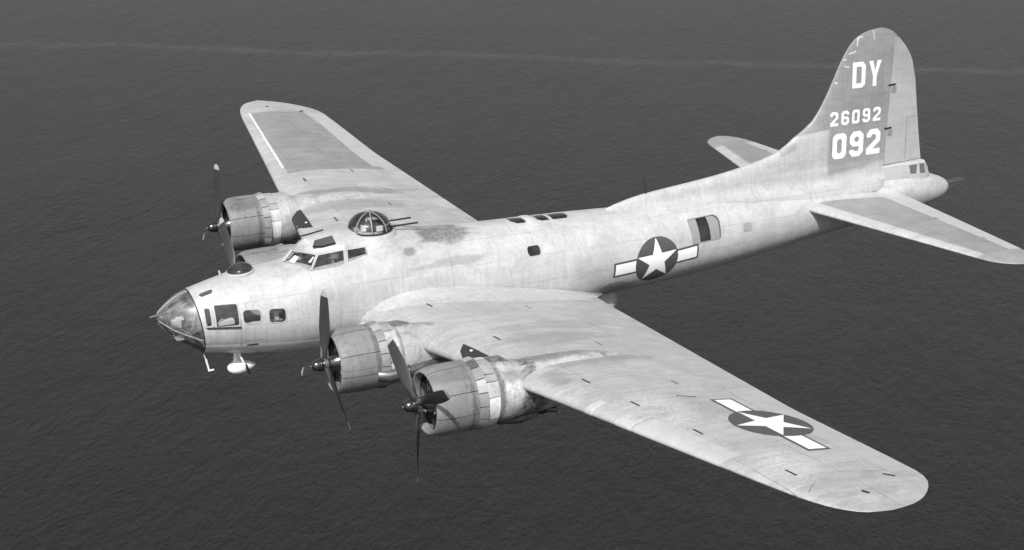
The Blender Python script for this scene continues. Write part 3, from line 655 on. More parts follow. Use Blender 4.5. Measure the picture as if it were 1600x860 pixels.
for s in (-1, 1):
    w_ = wings[s]
    # fillet between fuselage and wing
    L = []
    for i in range(49):
        x = 4.45+i*(11.55-4.45)/48
        t = (x-4.45)/(11.55-4.45)
        zf = interp([(4.45, -.62), (4.7, -.28), (4.97, -.02), (5.4, .12), (5.95, .18), (6.78, .13), (8.49, -.17), (10.27, -.58), (11.19, -.86), (11.6, -.95)], x)
        P0 = fz(x, zf, .006, 1)
        y2 = 1.35+.75*math.sin(PI*min(1, t*1.15))**.7+.25*t
        xc = min(max(x, le(y2)+.02), te(y2)-.02)
        P2 = Vector((x, -y2, wz(xc, y2, 1)-.012)); 
        if x < le(y2): P2.x = max(x, le(y2)+.0)
        xt = te(1.6)
        if x > xt-.35:
            q = min(1, (x-(xt-.35))/.9); P2 = P2*(1-q)+fz(x, zf-.06, .0, 1)*q
        P1 = Vector((x, P0.y*(.5+.0)+P2.y*.5+.04, P2.z+.02))
        if t < .08: P2.z = min(P2.z, P0.z)
        row = []
        for k in range(9):
            u = k/8; row.append(P0*(1-u)**2+P1*2*u*(1-u)+P2*u*u)
        L.append([(p.x, p.y if s < 0 else -p.y, p.z) for p in row])
    mb = MB(); mb.loft(L, False); mb.build('wing_fillet', M_FUS, w_)
    # slots, lines and fittings on the upper surface
    def slot(x, y, L_=.26, wd=.045, ang=0.08, mat=M_DIRT, nm='vent_slot'):
        c, sn = math.cos(ang), math.sin(ang)
        P = [(x+sn*a-c*b, y+c*a+sn*b) for a, b in ((-L_/2, -wd/2), (L_/2, -wd/2), (L_/2, wd/2), (-L_/2, wd/2))]
        P = [(p[0], p[1]*s) for p in P]
        decal(nm, [P], lambda u, v, o: wpt(u, v, o), mat, w_, .004, .2, .0, False)
    for x, y in ((5.92, 1.95), (6.24, 4.86), (6.6, 8.2), (6.8, 9.8), (7.05, 11.65), (7.38, 14.1))[:6 if s < 0 else 3]: slot(x, y, .30)
    for x, y in ((8.12, 2.7), (8.22, 5.86), (8.3, 8.85), (9.3, 12.0))[:4 if s < 0 else 3]: slot(x, y, .26, .03)
    for x, y in ((8.0, 9.75), )[:1 if s < 0 else 0]: slot(x, y, .4, .035, 1.2)
    slot(9.0, 14.75, .22, .07, .9); slot(8.05, 15.3, .14, .08, .5)
    # black panel on the leading edge beside the outer nacelle
    P = [(5.52, 4.68), (5.60, 5.20), (5.70, 6.1), (5.42, 6.1), (5.30, 5.60), (5.27, 5.2), (5.34, 4.90)]
    decal('black_leading_edge_panel', [[(x, y*s) for x, y in P]], lambda u, v, o: wpt(u, v, o), M_GAP, w_, .014, .08)
    decal('inspection_disc', [[(5.50+.03*math.cos(t*PI/4), (5.12+.05*math.sin(t*PI/4))*s) for t in range(8)]], lambda u, v, o: wpt(u, v, o), M_WHITE, w_, .019, .2)
    # lighter leading edge sections wrapped round the nose of the wing
    def lesec(y0, y1, ds=.16, mat=M_BAND[1], nm='leading_edge_section', off=.006):
        ds = ds*3.6/(te((y0+y1)/2)-le((y0+y1)/2)); L = []
        N = max(2, int((y1-y0)/.3))
        for i in range(N+1):
            y = y0+(y1-y0)*i/N; a, c = le(y), te(y)-le(y); row = []
            for k in range(-8, 9):
                sv = (abs(k)/8)**2*ds; row.append((wpt(a+c*max(sv, .0012), y, off, 1 if k > 0 else -1)) if k else Vector((a-off, y, wz(a, y, 1))))
            L.append([(p.x, p.y*s, p.z) for p in row])
        mb = MB(); mb.loft(L, False); return mb.build(nm, mat, w_)
    if s < 0:
        lesec(10.15, 10.62); lesec(10.66, 13.0, .13, skin('leading_edge_strip_skin', AL*1.02, 'wing', line=.1, mott=.1)); lesec(9.25, 9.48, .10, M_BAND[1], 'landing_light')
        decal('wing_tip_line', [[(7.55, -14.6), (7.57, -14.58), (7.02, -15.0), (7.0, -15.03)][::-1]], lambda u, v, o: wpt(max(u, le(abs(v))+.01), v, o), M_DIRT, w_, .004, .2)
    # trim tab joint lines of flap

# ------------------------------------------------------------------ insignia
def insignia(mapf, R, parent, g=.12, off=.004, lo=-.17, hi=.33):
    circ = [(R*1.04*math.cos(2*PI*k/64), R*1.04*math.sin(2*PI*k/64)) for k in range(64)]
    b_ = R*.085
    for sg in (-1, 1):
        x0, x1 = R*.80*sg, (2*R)*sg
        bl = [(x0, R*lo-b_), (x1+sg*b_, R*lo-b_), (x1+sg*b_, R*hi+b_), (x0, R*hi+b_)]
        wh = [(R*.9*sg, R*lo), (x1, R*lo), (x1, R*hi), (R*.9*sg, R*hi)]
        if sg < 0: bl, wh = bl[::-1], wh[::-1]
        bo = decal('insignia_bar_border', [bl], mapf, M_BLUE, parent, off, g)
        decal('insignia_bar', [wh], mapf, M_WHITE, parent, off+.003, g)
    decal('insignia_disc', [circ], mapf, M_BLUE, parent, off+.006, g)
    st = []
    for k in range(10):
        r = R if k % 2 == 0 else R*.382; a = PI/2+k*PI/5; st.append((r*math.cos(a), r*math.sin(a)))
    decal('insignia_star', [st], mapf, M_WHITE, parent, off+.009, g)
# upper port wing: star point forward (-x); u along span, v forward
insignia(lambda u, v, o: wpt(8.68-v, -11.66+u if False else -11.66-u, o), .775, wings[-1])
# port waist: u aft, v up
insignia(lambda u, v, o: farc(12.62+u, -.085+v*.99+u*.035, o), .615, fus, .06, .004, -.28, .21)

# ------------------------------------------------------------------ nacelles, cowlings, engines, propellers
def engine(y, dx, dz, prop_a, outer, mi):
    cx, cz = 0+dx, -.14+dz
    c = (cx, y, cz); mn = M_NAC[mi]
    zw = lambda x: (wz(x, y, 1)+wz(x, y, -1))/2
    # nacelle body
    rings = []; NN = 40; le_ = le(abs(y)); xe = 8.5 if outer else 8.3
    tab = [(5.07+dx, .70, .70, .70), (5.5+dx, .70, .68, .70), (le_, .66, .60, .68), (le_+.8, .58, .50, .66), (le_+1.8, .44, .42, .60), (xe-.4, .2, .30, .42), (xe, .05, .22, .3)]
    for i in range(27):
        x = 5.07+dx+(xe-5.07-dx)*i/26; wdt, hu, hl = interp(tab, x)
        t = max(0, min(1, (x-le_)/(xe-le_))); t = t*t*(3-2*t)
        zc = cz*(1-t)+(zw(x) if x > le_ else cz)*t if x > le_ else cz
        rings.append([(x, y+wdt*math.sin(2*PI*k/NN), zc+(hu if math.cos(2*PI*k/NN) > 0 else hl)*math.cos(2*PI*k/NN)) for k in range(NN)])
    mb = MB(); mb.loft(rings, True, True, True); nac = mb.build('engine_nacelle', mn, A)
    # band of bare panels aft of the flaps
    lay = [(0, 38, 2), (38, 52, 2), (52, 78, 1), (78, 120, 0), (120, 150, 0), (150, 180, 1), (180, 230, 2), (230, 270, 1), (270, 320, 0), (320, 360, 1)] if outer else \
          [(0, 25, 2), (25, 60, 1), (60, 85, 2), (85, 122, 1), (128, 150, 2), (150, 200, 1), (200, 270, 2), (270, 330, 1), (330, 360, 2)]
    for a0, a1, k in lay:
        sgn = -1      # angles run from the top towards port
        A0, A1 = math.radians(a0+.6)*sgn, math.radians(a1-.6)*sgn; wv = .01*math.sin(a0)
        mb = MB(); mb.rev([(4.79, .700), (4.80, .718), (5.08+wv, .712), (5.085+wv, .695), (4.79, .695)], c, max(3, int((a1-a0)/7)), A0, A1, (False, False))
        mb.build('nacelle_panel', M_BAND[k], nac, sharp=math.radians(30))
    # cowling
    prof_o = [(3.86, .60), (3.78, .60), (3.72, .61), (3.695, .625), (3.69, .645), (3.705, .668), (3.76, .695), (3.88, .718), (4.05, .73), (4.3, .735), (4.61, .728)]
    prof_i = [(4.60, .705), (4.2, .70), (3.95, .66), (3.88, .63), (3.86, .60)]
    root = bpy.data.objects.new('engine_cowling', None); COL.objects.link(root); root.parent = A
    cuts = [12, 62, 100, 148, 205, 262, 318]
    for i, a0 in enumerate(cuts):
        a1 = cuts[(i+1) % len(cuts)]+(360 if i == len(cuts)-1 else 0)
        A0, A1 = -math.radians(a0+.5), -math.radians(a1-.5)
        mb = MB(); mb.rev(prof_o+prof_i, c, max(4, int((a1-a0)/5)), A0, A1)
        mb.build('cowl_panel', M_COWL, root, sharp=math.radians(45))
    nf = 16
    for i in range(nf):
        a0, a1 = -math.radians(360*i/nf+.7), -math.radians(360*(i+1)/nf-.7)
        k = random.choice((0, 0, 1, 2, 0, 0))
        mb = MB(); mb.rev([(4.615, .722), (4.80, .768), (4.80, .757), (4.615, .712)], c, 4, a0, a1)
        mb.build('cowl_flap', M_FLAPS[k], root, smooth=False)
    # black core, the shadow behind the engine put into its colour, crankcase
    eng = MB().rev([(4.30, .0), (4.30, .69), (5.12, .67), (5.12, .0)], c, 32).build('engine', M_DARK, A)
    MB().rev([(3.60, .0), (3.62, .09), (3.70, .14), (3.80, .20), (3.95, .235), (4.15, .24), (4.32, .22)], c, 28).build('crankcase', M_CHROME, eng)
    MB().rev([(4.28, .70), (4.16, .69), (4.14, .60), (4.16, .5)], c, 36).build('exhaust_collector', M_ENG, eng)
    cyl = None
    for i in range(9):
        a = 2*PI*i/9+.2
        if cyl is None:
            mb = MB(); r0 = .2; prof = []
            for k in range(12): prof += [(r0+.025*k, .075), (r0+.025*k+.008, .098), (r0+.025*k+.014, .098), (r0+.025*k+.018, .075)]
            prof += [(.50, .10), (.56, .095), (.60, .06), (.60, 0)]
            rr = [[(math.cos(2*PI*k/12)*r, math.sin(2*PI*k/12)*r, h) for k in range(12)] for h, r in prof]; mb.loft(rr, True, True, False)
            mb.tube([(-.06, .05, .56), (-.11, .055, .52), (-.14, .05, .22)], .014, 6); mb.tube([(-.06, -.05, .56), (-.11, -.055, .52), (-.14, -.05, .22)], .014, 6)
            mb.box((-.07, .05, .58), (.10, .06, .07)); mb.box((-.07, -.05, .58), (.10, .06, .07))
            cyl = mb.build('cylinder', M_ENG, eng, smooth=True, sharp=math.radians(30)); o = cyl
        else: o = cyl.copy(); COL.objects.link(o); o.parent = eng
        o.location = (4.0+cx, y, cz); o.rotation_euler = (a, 0, 0)
    # propeller
    pr = bpy.data.objects.new('propeller', None); COL.objects.link(pr); pr.parent = A; pr.location = (3.50+cx, y, cz); pr.rotation_euler = (prop_a, 0, 0)
    MB().rev([(-.26, 0), (-.255, .045), (-.235, .085), (-.20, .112), (-.15, .128), (-.07, .13), (-.07, .155), (-.04, .155), (-.04, .13), (.0, .12)], (0, 0, 0), 28).build('hub_dome', M_CHROME, pr)
    MB().rev([(-.262, .018), (-.285, .012), (-.285, 0)], (0, 0, 0), 12).build('hub_cap', M_METAL, pr)
    MB().rev([(.0, .11), (.01, .155), (.09, .16), (.12, .13), (.2, .10)], (0, 0, 0), 28).build('hub_barrel', M_METAL, pr)
    bl = [(.10, .055, .055, 0), (.24, .06, .055, 0), (.30, .058, .05, 5), (.42, .08, .035, 38), (.65, .12, .022, 34), (.95, .145, .016, 28), (1.25, .14, .012, 23), (1.5, .125, .009, 20), (1.62, .11, .008, 19), (1.72, .085, .006, 18), (1.765, .03, .003, 18)]
    ptip = None; pb = None
    for i in range(3):
        if pb is None:
            def blade_rings(r0, r1, n):
                R = []
                for q in range(n+1):
                    r = r0+(r1-r0)*q/n; cw, tt, tw = interp([(a, b_, c_, d_) for a, b_, c_, d_ in bl], r); tw = math.radians(90-tw if r < .24 else 90-(tw if r > .45 else tw*(r-.24)/.21))
                    tw = math.radians(interp([(.1, 60.), (.42, 52.), (.65, 42.), (1.25, 28.), (1.77, 21.)], r))
                    ring = []
                    for k in range(14):
                        t = 2*PI*k/14; px = cw*math.cos(t); pt = tt*math.sin(t)
                        ring.append((.05-px*math.sin(tw)+pt*math.cos(tw), px*math.cos(tw)+pt*math.sin(tw), r))
                    R.append(ring)
                return R
            pb = MB().loft(blade_rings(.10, 1.62, 22), True, True, True).build('blade', M_PROP, pr)
            o = pb
        else: o = pb.copy(); COL.objects.link(o); o.parent = pr
        o.rotation_euler = (2*PI*i/3, 0, 0)
    tb = MB().loft(blade_rings(1.62, 1.765, 6), True, True, True).build('blade_tip', M_TIP, pr)
    for i in range(1, 3):
        o = tb.copy(); COL.objects.link(o); o.parent = pr; o.rotation_euler = (2*PI*i/3, 0, 0)
    # exhaust and turbo under the nacelle
    if outer:
        mb = MB(); mb.revz([(-.1, .0), (-.1, .17), (-.02, .22), (.08, .22), (.12, .1)], (6.35+dx, y, cz-.60), 20); mb.build('turbocharger', M_ENG, nac)
        mb = MB(); mb.tube([(5.2+dx, y-.35, cz-.55), (5.7+dx, y-.38, cz-.60), (6.2+dx, y-.15, cz-.58)], .09, 12); mb.tube([(6.35+dx, y-.1, cz-.62), (6.6+dx, y-.3, cz-.60)], .06, 8); mb.box((5.95+dx, y-.42, cz-.57), (.22, .12, .10))
        mb.build('exhaust_pipe', M_ENG, nac)
    else:
        mb = MB(); mb.tube([(4.55+dx, y-.64, cz-.21), (4.75+dx, y-.72, cz-.24), (5.3+dx, y-.71, cz-.22), (6.2+dx, y-.66, cz-.16), (6.8+dx, y-.55, cz-.1)], [.13, .15, .145, .11, .07], 14)
        mb.build('exhaust_shroud', M_METAL, nac)
        mb = MB()
        for xx_ in (5.05, 5.15, 5.22): mb.rev([(xx_, .14), (xx_, .162), (xx_+.03, .162), (xx_+.03, .14)], (dx, y-.715, cz-.225), 16)
        mb.build('shroud_clamp', M_ENG, nac)
        mb = MB(); mb.revz([(-.1, .0), (-.1, .17), (-.02, .22), (.08, .22), (.12, .1)], (6.75+dx, y, cz-.62), 20); mb.build('turbocharger', M_ENG, nac)
        # deep wheel well fairing
        mb = MB(); R = []
        for i in range(13):
            x = 5.1+dx+i*(3.6)/12; t = i/12; d = .72*math.sin(PI*min(.98, .25+.72*t))**.6
            R.append([(x, y+.55*d*math.sin(2*PI*k/24), cz-.25+(.62*d)*math.cos(2*PI*k/24)) for k in range(24)])
        mb.loft(R, True, True, True); mb.build('wheel_well_fairing', M_NAC[1], nac)
    # carburettor intake lump on top line
    mb = MB()
    return nac
engine(-6.68, 0, 0, math.radians(180+2), True, 0)
engine(6.68, 0, 0, math.radians(4), True, 0)
engine(-3.08, -.65, -.32, math.radians(4), False, 1)
engine(3.08, -.65, -.32, math.radians(78), False, 1)

# ------------------------------------------------------------------ tailplane
SLE = [(0, 17.40), (6.0, 18.93), (6.3, 19.08), (6.55, 19.35), (6.72, 19.75)]
STE = [(0, 20.85), (5.5, 20.38), (6.0, 20.32), (6.35, 20.2), (6.6, 20.0), (6.72, 19.76)]
def sle(y): return lin(SLE, y) if y < 6 else interp(SLE, y)
def ste(y): return lin(STE, y) if y < 6 else interp(STE, y)
def sz(x, y, up=1):
    y = abs(y); c = max(.01, ste(y)-sle(y)); s_ = (x-sle(y))/c; t = .115-.004*y
    if y > 5.9: t *= math.sqrt(max(0, 1-((y-5.9)/.83)**2))
    return .42+up*naca(s_)*t*c
def stab(side):
    yy = [.15, .5, .9]+[round(.9+.4*i, 3) for i in range(1, 13)]+[5.9, 6.1, 6.3, 6.45, 6.58, 6.68, 6.72]
    hx = lambda y: 19.92+.012*y     # hinge line
    def rings(yl, lo_, hi_, n, nose):
        R = []
        for y in yl:
            a = sle(y) if lo_ is None else lo_(y); c_ = (ste(y) if hi_ is None else hi_(y))
            sv = [.5*(1-math.cos(PI*i/n)) for i in range(n+1)] if nose else [i/n for i in range(n+1)]
            if nose: sv = [1-math.cos(PI/2*i/n) for i in range(n+1)]
            up = [(a+(c_-a)*t, y*side, sz(a+(c_-a)*t, y, 1)) for t in sv]; lw = [(a+(c_-a)*t, y*side, sz(a+(c_-a)*t, y, -1)) for t in sv]
            R.append(up[::-1]+(lw[1:] if nose else lw))
        return R
    fr_y = [y for y in yy if y <= 5.7]; tip = [y for y in yy if y >= 5.7]
    mb = MB(); mb.loft(rings(fr_y, None, hx, 16, True), True, True, True); mb.loft(rings(tip, None, None, 22, True), True, True, True)
    st = mb.build('tailplane', M_STAB, A, sharp=math.radians(50))
    ey = [y for y in fr_y if y >= .9]
    mb = MB(); mb.loft(rings(ey[:-1]+[ey[-1]-.0], lambda y: hx(y)+.015, None, 8, False), True, True, True)
    mb.build('elevator', M_AIL, st, sharp=math.radians(50))
    for y in (2.9, 4.7):
        decal('elevator_hinge', [[(19.75, y*side-.08), (20.05, y*side-.08), (20.05, y*side+.02), (19.75, y*side+.02)]], lambda u, v, o: Vector((u, v, sz(u, v)+o)), M_FRAME, st, .012, .1, .02)
    # root fairing
    L = []
    for i in range(21):
        x = 17.2+i*(21.3-17.2)/20; P0 = fz(x, .42+.26*math.sin(PI*(i/20))**.6+.02, .004); y2 = .75+.35*math.sin(PI*i/20)
        xc = min(max(x, sle(y2)+.01), ste(y2)-.01); P2 = Vector((x, -y2, sz(xc, y2)-.01)) if sle(y2) < x < ste(y2) else Vector((x, -max(abs(P0.y)-.02, .3), .42))
        P1 = Vector((x, P0.y-.04, P2.z+.02))
        L.append([((P0*(1-k/6)**2+P1*2*(k/6)*(1-k/6)+P2*(k/6)**2)) for k in range(7)])
    L = [[(p.x, p.y if side < 0 else -p.y, p.z) for p in r] for r in L]
    mb = MB(); mb.loft(L, False); mb.build('tailplane_fairing', M_FUS, st)
    return st
stabs = {s: stab(s) for s in (-1, 1)}

# ------------------------------------------------------------------ fin and rudder
FLE = [(.6, 11.2), (1.08, 11.75), (1.20, 12.2), (1.30, 12.73), (1.41, 13.88), (1.51, 14.86), (1.65, 15.81), (1.91, 16.9), (2.27, 17.47), (2.65, 18.02), (3.37, 18.47), (4.0, 18.76), (4.4, 18.97), (4.73, 19.23), (4.90, 19.52), (4.97, 19.80), (5.0, 20.12)]
FTE = [(.6, 22.0), (1.19, 21.84), (2.63, 21.57), (3.75, 21.37), (4.18, 21.19), (4.5, 20.95), (4.7, 20.74), (4.87, 20.52), (4.96, 20.32), (5.0, 20.14)]
def hinge(z): return 20.40+(z-1.18)*.046
def fth(z): return interp([(.6, .26), (1.1, .20), (2, .17), (3.5, .12), (4.6, .06), (4.9, .03), (5.0, .004)], z)
def fy(x, z):
    a = interp(FLE, z); T = fth(z); u = max(0, x-a)
    nose_ = 1-math.exp(-(u/.5)) if z > 2 else 1-math.exp(-(u/(.5+.9*(2-z))))
    w, zc, h = interp(FT, min(x, 22.9)); top = zc+h
    flare = .26*math.exp(-max(0, z-top+.02)/.10) * min(1, (max(0, x-12.0)/4.0))
    hy = T*math.sqrt(max(0, nose_))
    hg = hinge(z); tz = interp(FTE, z)
    if x > hg: hy *= max(.0, 1-(x-hg)/max(.05, tz-hg))*.97+.03
    else: hy *= 1-.0*u
    if z > 1.3 and x <= hg: hy = min(hy, T*(1-.15*max(0, (x-a)/max(.3, hg-a))))
    if x > hg-.001 and z > 1: hy = min(hy, T*.85*(max(0, 1-(x-hg)/max(.05, tz-hg))*.95+.05))
    return hy+(flare if x < hg else flare*.3)
zs = [.6, .8, .9, .96, 1.02, 1.08, 1.14, 1.20, 1.25, 1.30, 1.36, 1.41, 1.46, 1.51, 1.58, 1.65, 1.78, 1.91, 2.09, 2.27, 2.46, 2.65, 2.9, 3.15, 3.37, 3.7, 4.0, 4.2, 4.4, 4.57, 4.73, 4.83, 4.90, 4.94, 4.97, 4.99, 5.0]
R = []
NF = 34
for z in zs:
    a = interp(FLE, z); e_ = hinge(z) if z < 4.72 else interp(FTE, z)
    if z >= 4.99: e_ = max(e_, a+.01)
    sv = [1-math.cos(PI/2*i/NF) for i in range(NF+1)]
    L_ = [(a+(e_-a)*t) for t in sv]
    R.append([(x, -fy(x, z), z) for x in L_[::-1]]+[(x, fy(x, z), z) for x in L_[1:]])
mb = MB(); mb.loft(R, True, False, True); fin = mb.build('tail_fin', M_FIN, A, sharp=math.radians(55))
R = []
for z in [1.19, 1.5, 2, 2.5, 3, 3.5, 4.0, 4.2, 4.4, 4.5, 4.6, 4.7]:
    a = hinge(z)+.018; e_ = interp(FTE, z); L_ = [a+(e_-a)*i/10 for i in range(11)]
    R.append([(x, -fy(x, z), z) for x in L_[::-1]]+[(x, fy(x, z), z) for x in L_])
mb = MB(); mb.loft(R, True, True, True); rud = mb.build('rudder', M_RUD, fin, sharp=math.radians(55))
fmap = lambda u, v, o: Vector((u, -fy(u, v)-o, v))
decal('trim_tab', [[(21.22, 1.25), (21.74, 1.22), (21.52, 2.44), (21.20, 2.42)]], fmap, M_RUD, rud, .006, .15)
for P in ([(21.205, 1.25), (21.225, 1.25), (21.205, 2.43), (21.185, 2.43)], [(21.19, 2.42), (21.56, 2.44), (21.56, 2.455), (21.19, 2.44)]):
    decal('tab_joint', [P], fmap, M_FRAME, rud, .010, .2)
for z in (3.42, 2.22):
    decal('rudder_hinge', [[(20.42+(z-1.18)*.046-.10, z-.025), (20.42+(z-1.18)*.046+.16, z-.02), (20.42+(z-1.18)*.046+.16, z+.025), (20.42+(z-1.18)*.046-.10, z+.02)]], fmap, M_DARK, fin, .014, .1)
    decal('hinge_cover', [[(20.42+(z-1.18)*.046+.02, z-.22), (20.42+(z-1.18)*.046+.2, z-.22), (20.42+(z-1.18)*.046+.2, z-.05), (20.42+(z-1.18)*.046+.02, z-.05)]], fmap, M_FRAME, fin, .012, .1)
# horn and leading edge scratches
for P in ([(19.08, 4.36), (19.3, 4.42), (19.3, 4.46), (19.06, 4.40)], [(18.93, 4.05), (19.1, 4.0), (19.1, 4.04), (18.93, 4.09)], [(19.30, 4.56), (19.34, 4.56), (19.38, 4.78), (19.52, 4.80), (19.52, 4.83), (19.34, 4.81)], [(19.84, 4.95), (19.87, 4.94), (19.90, 4.70), (19.87, 4.70)], [(18.9, 4.22), (19.0, 4.22), (19.0, 4.26), (18.92, 4.26)], [(18.66, 3.62), (18.74, 3.60), (18.74, 3.65), (18.66, 3.66)]):
    decal('chipped_paint_mark', [P], fmap, M_CHIP, fin, .006, .15)

# lettering --------------------------------------------------------------
def glyph(ch, w, s, c=None):
    c = c or s*.75; k = c*.55; q = .45
    O = [[(c, 0), (w-c, 0), (w-c*.35, c*.35), (w, c), (w, 1-c), (w-c*.35, 1-c*.35), (w-c, 1), (c, 1), (c*.35, 1-c*.35), (0, 1-c), (0, c), (c*.35, c*.35)]]
    def hole(x0, y0, x1, y1, h=None):
        h = h if h is not None else s*.35; return [(x0+h, y0), (x0, y0+h), (x0, y1-h), (x0+h, y1), (x1-h, y1), (x1, y1-h), (x1, y0+h), (x1-h, y0)]
    if ch == '0': return [O[0], hole(s, s, w-s, 1-s)]
    if ch == 'D': return [[(0, 0), (w-c, 0), (w, c), (w, 1-c), (w-c, 1), (0, 1)], [(s, s), (s, 1-s), (w-s-c*.3, 1-s), (w-s, 1-s-c*.3), (w-s, s+c*.3), (w-s-c*.3, s)]]
    if ch == 'Y': return [[(w/2-s/2, 0), (w/2+s/2, 0), (w/2+s/2, .40), (w, 1), (w-s*1.1, 1), (w/2, .60), (s*1.1, 1), (0, 1), (w/2-s/2, .40)]]
    if ch == '2': return [[(0, 0), (w, 0), (w, s), (s*1.35, s), (w-.02, .50), (w, .58), (w, 1-c), (w-c, 1), (c, 1), (0, 1-c), (0, .68), (s, .68), (s, 1-s-.05), (s+.05, 1-s), (w-s-.05, 1-s), (w-s, 1-s-.05), (w-s, .60), (0, s*1.1)]]
    nine = [[(c, 0), (w-c, 0), (w, c), (w, 1-c), (w-c, 1), (c, 1), (0, 1-c), (0, .40+c), (c, .40), (w-s, .40), (w-s, s+.04), (w-s-.04, s), (s+.04, s), (s, s+.04), (s, .28), (0, .28), (0, c)], hole(s, .40+s*.85, w-s, 1-s)]
    if ch == '9': return nine
    if ch == '6': return [[(w-x, 1-y) for x, y in l] for l in nine]
def word(txt, x0, z0, h, adv, w, s, name='tail_number_character', lean=0.0, rise=0.0):
    for i, ch in enumerate(txt):
        L = [[(x0+adv*i+px*h, z0+py*h+rise*(adv*i+px*h)) for px, py in l] for l in glyph(ch, w, s)]
        decal(name, L, fmap, M_LET, fin, .008, .15)
word('092', 18.63, 1.555, .70, .575, .66, .215)
word('26092', 18.53, 2.475, .385, .355, .66, .20)
word('DY', 19.20, 3.445, .70, .53, .60, .18)

# tail gunner's cabin and guns
tg = MB()
sec = [(20.35, .20, .24), (21.0, .22, .26), (21.25, .235, .26), (21.8, .24, .26), (21.98, .20, .22)]
rr = []
for x, w, t in [(20.38, .20, 1.16), (20.9, .215, 1.17), (21.3, .23, 1.17), (21.62, .235, 1.165), (21.84, .22, 1.165), (21.98, .18, 1.0), (22.03, .16, .86), (22.06, .15, .70)]:
    rr.append([(x, -w*1.35, .55), (x, -w*1.22, min(.80, t)), (x, -w*.95, t-.05), (x, -w*.75, t), (x, w*.75, t), (x, w*.95, t-.05), (x, w*1.22, min(.80, t)), (x, w*1.35, .55)])
tg.loft(rr, True, True, True); tc = tg.build('tail_gunner_cabin', M_FRAMEL, A, smooth=False)
def tgy(x): return interp([(20.38, .20), (21.3, .23), (21.62, .235), (21.84, .22), (21.98, .18)], x)
def tmap(sd):
    return lambda u, v, o: Vector((u, -sd*((tgy(u)*(1.22-.27*(v-.80)/.32))+o), v))
for sd in (1, -1):
    for P in ([(21.30, .86), (21.50, .845), (21.54, 1.10), (21.27, 1.09)], [(21.63, .84), (21.82, .83), (21.80, 1.09), (21.62, 1.105)]):
        decal('tail_window', [P], tmap(sd), plain('tail_window_dark_glass', .13, .12, var=.2), tc, .006, .1)
mb = MB()
for y in (-.07, .07): mb.tube([(22.75, y, .33), (23.05, y, .355), (23.42, y, .385)], [.034, .03, .028], 8)
mb.tube([(23.38, -.07, .38), (23.52, -.07, .30)], .012, 6); mb.tube([(22.95, -.07, .25), (23.45, -.07, .30)], .008, 6)
mb.build('tail_guns', M_METAL, A)

# ------------------------------------------------------------------ small fittings
mb = MB(); mb.tube([(12.92, 0, 1.2), (12.88, 0, 1.45), (12.82, 0, 1.80)], [.028, .02, .008], 8); mb.build('radio_mast', M_GUN, A)
# loop antenna pod under the nose
mb = MB(); mb.rev([(-.33, 0), (-.32, .05), (-.28, .10), (-.20, .145), (-.08, .165), (.05, .155), (.18, .115), (.30, .06), (.36, 0)], (1.90, -.12, -1.42), 24); pod = mb.build('antenna_pod', M_WHITE, A)
mb = MB(); mb.loft([[(1.80+x, -.12+y, -1.30) for x, y in ((-.09, 0), (0, .03), (.09, 0), (0, -.03))], [(1.80+x, -.12+y, -1.05) for x, y in ((-.06, 0), (0, .025), (.06, 0), (0, -.025))]], True, True, True); mb.build('pod_strut', M_WHITE, pod)
mb = MB(); mb.tube([(1.74, -.38, -.86), (1.93, -.38, -1.34)], .028, 8); mb.build('light_antenna_blade', M_WHITE, A)
mb = MB(); mb.tube([(1.93, -.385, -1.28), (2.02, -.385, -1.52)], .03, 8); mb.build('dark_antenna_blade', M_GUN, A)
mb = MB(); mb.tube([(1.0, -.2, -.93), (1.06, -.2, -1.10)], .012, 6); mb.tube([(1.05, -.2, -1.07), (1.11, -.2, -1.36)], .024, 8); mb.tube([(1.09, -.2, -1.355), (1.22, -.2, -1.345)], .02, 8); mb.build('pitot_tube', M_WHITE, A)
mb = MB(); mb.tube([fz(4.0, -.98, 0), fz(4.25, -.98, .12)], .02, 6)
# ball turret half hidden behind the trailing edge
bt = MB(); R = [[(11.62+.44*math.cos(t)*math.cos(p), .44*math.cos(t)*math.sin(p), -1.36+.44*math.sin(t)) for p in [2*PI*k/28 for k in range(28)]] for t in [-PI/2+.01+PI*i/14*.999 for i in range(15)]]
bt.loft(R, True, True, True); bo = bt.build('ball_turret', M_FUS, A)
for y in (-.2, .2): MB().tube([(11.3, y, -1.45), (10.75, y, -1.5)], .024, 8).build('gun', M_GUN, bo)
mb = MB(); mb.tube([fz(12.80, -.95, 0), fz(12.80, -.95, 0)+Vector((.22, -.03, -.17))], .012, 6); mb.build('belly_aerial', M_METAL, A)
# seams on the fuselage: door joint and small handles
for x0, z0, L_, hgt in ((1.715, -.62, .012, 1.1), (6.92, -.02, .012, .9), (4.05, -.55, .010, .55), (5.6, .12, .010, .6)):
    decal('door_joint', [[(x0, z0), (x0+L_, z0), (x0+L_, z0+hgt), (x0, z0+hgt)]], lambda u, v, o: fz(u, v, o), M_FRAME, fus, .003, .15)
for x, z in ((1.86, -.66),): decal('hand_slot', [rrect(x, z, x+.26, z+.04, .012)], lambda u, v, o: fz(u, v, o), M_GAP, fus, .004, .1)
decal('repair_patch', [rrect(15.35, .18, 15.62, .40, .05)], lambda u, v, o: fz(u, v, o), plain('patch_paint', .30, .6, var=.3), fus, .004, .1)

# the far wing and tailplane reach slightly farther out
for root_, k_, L_ in ((wings[1], .030, 16.), (stabs[1], .05, 6.7)):
    for o_ in [root_]+[c for c in bpy.data.objects if c.parent == root_]:
        for v_ in o_.data.vertices:
            if v_.co.y > 0: v_.co.y *= 1+k_*(v_.co.y/L_)**2
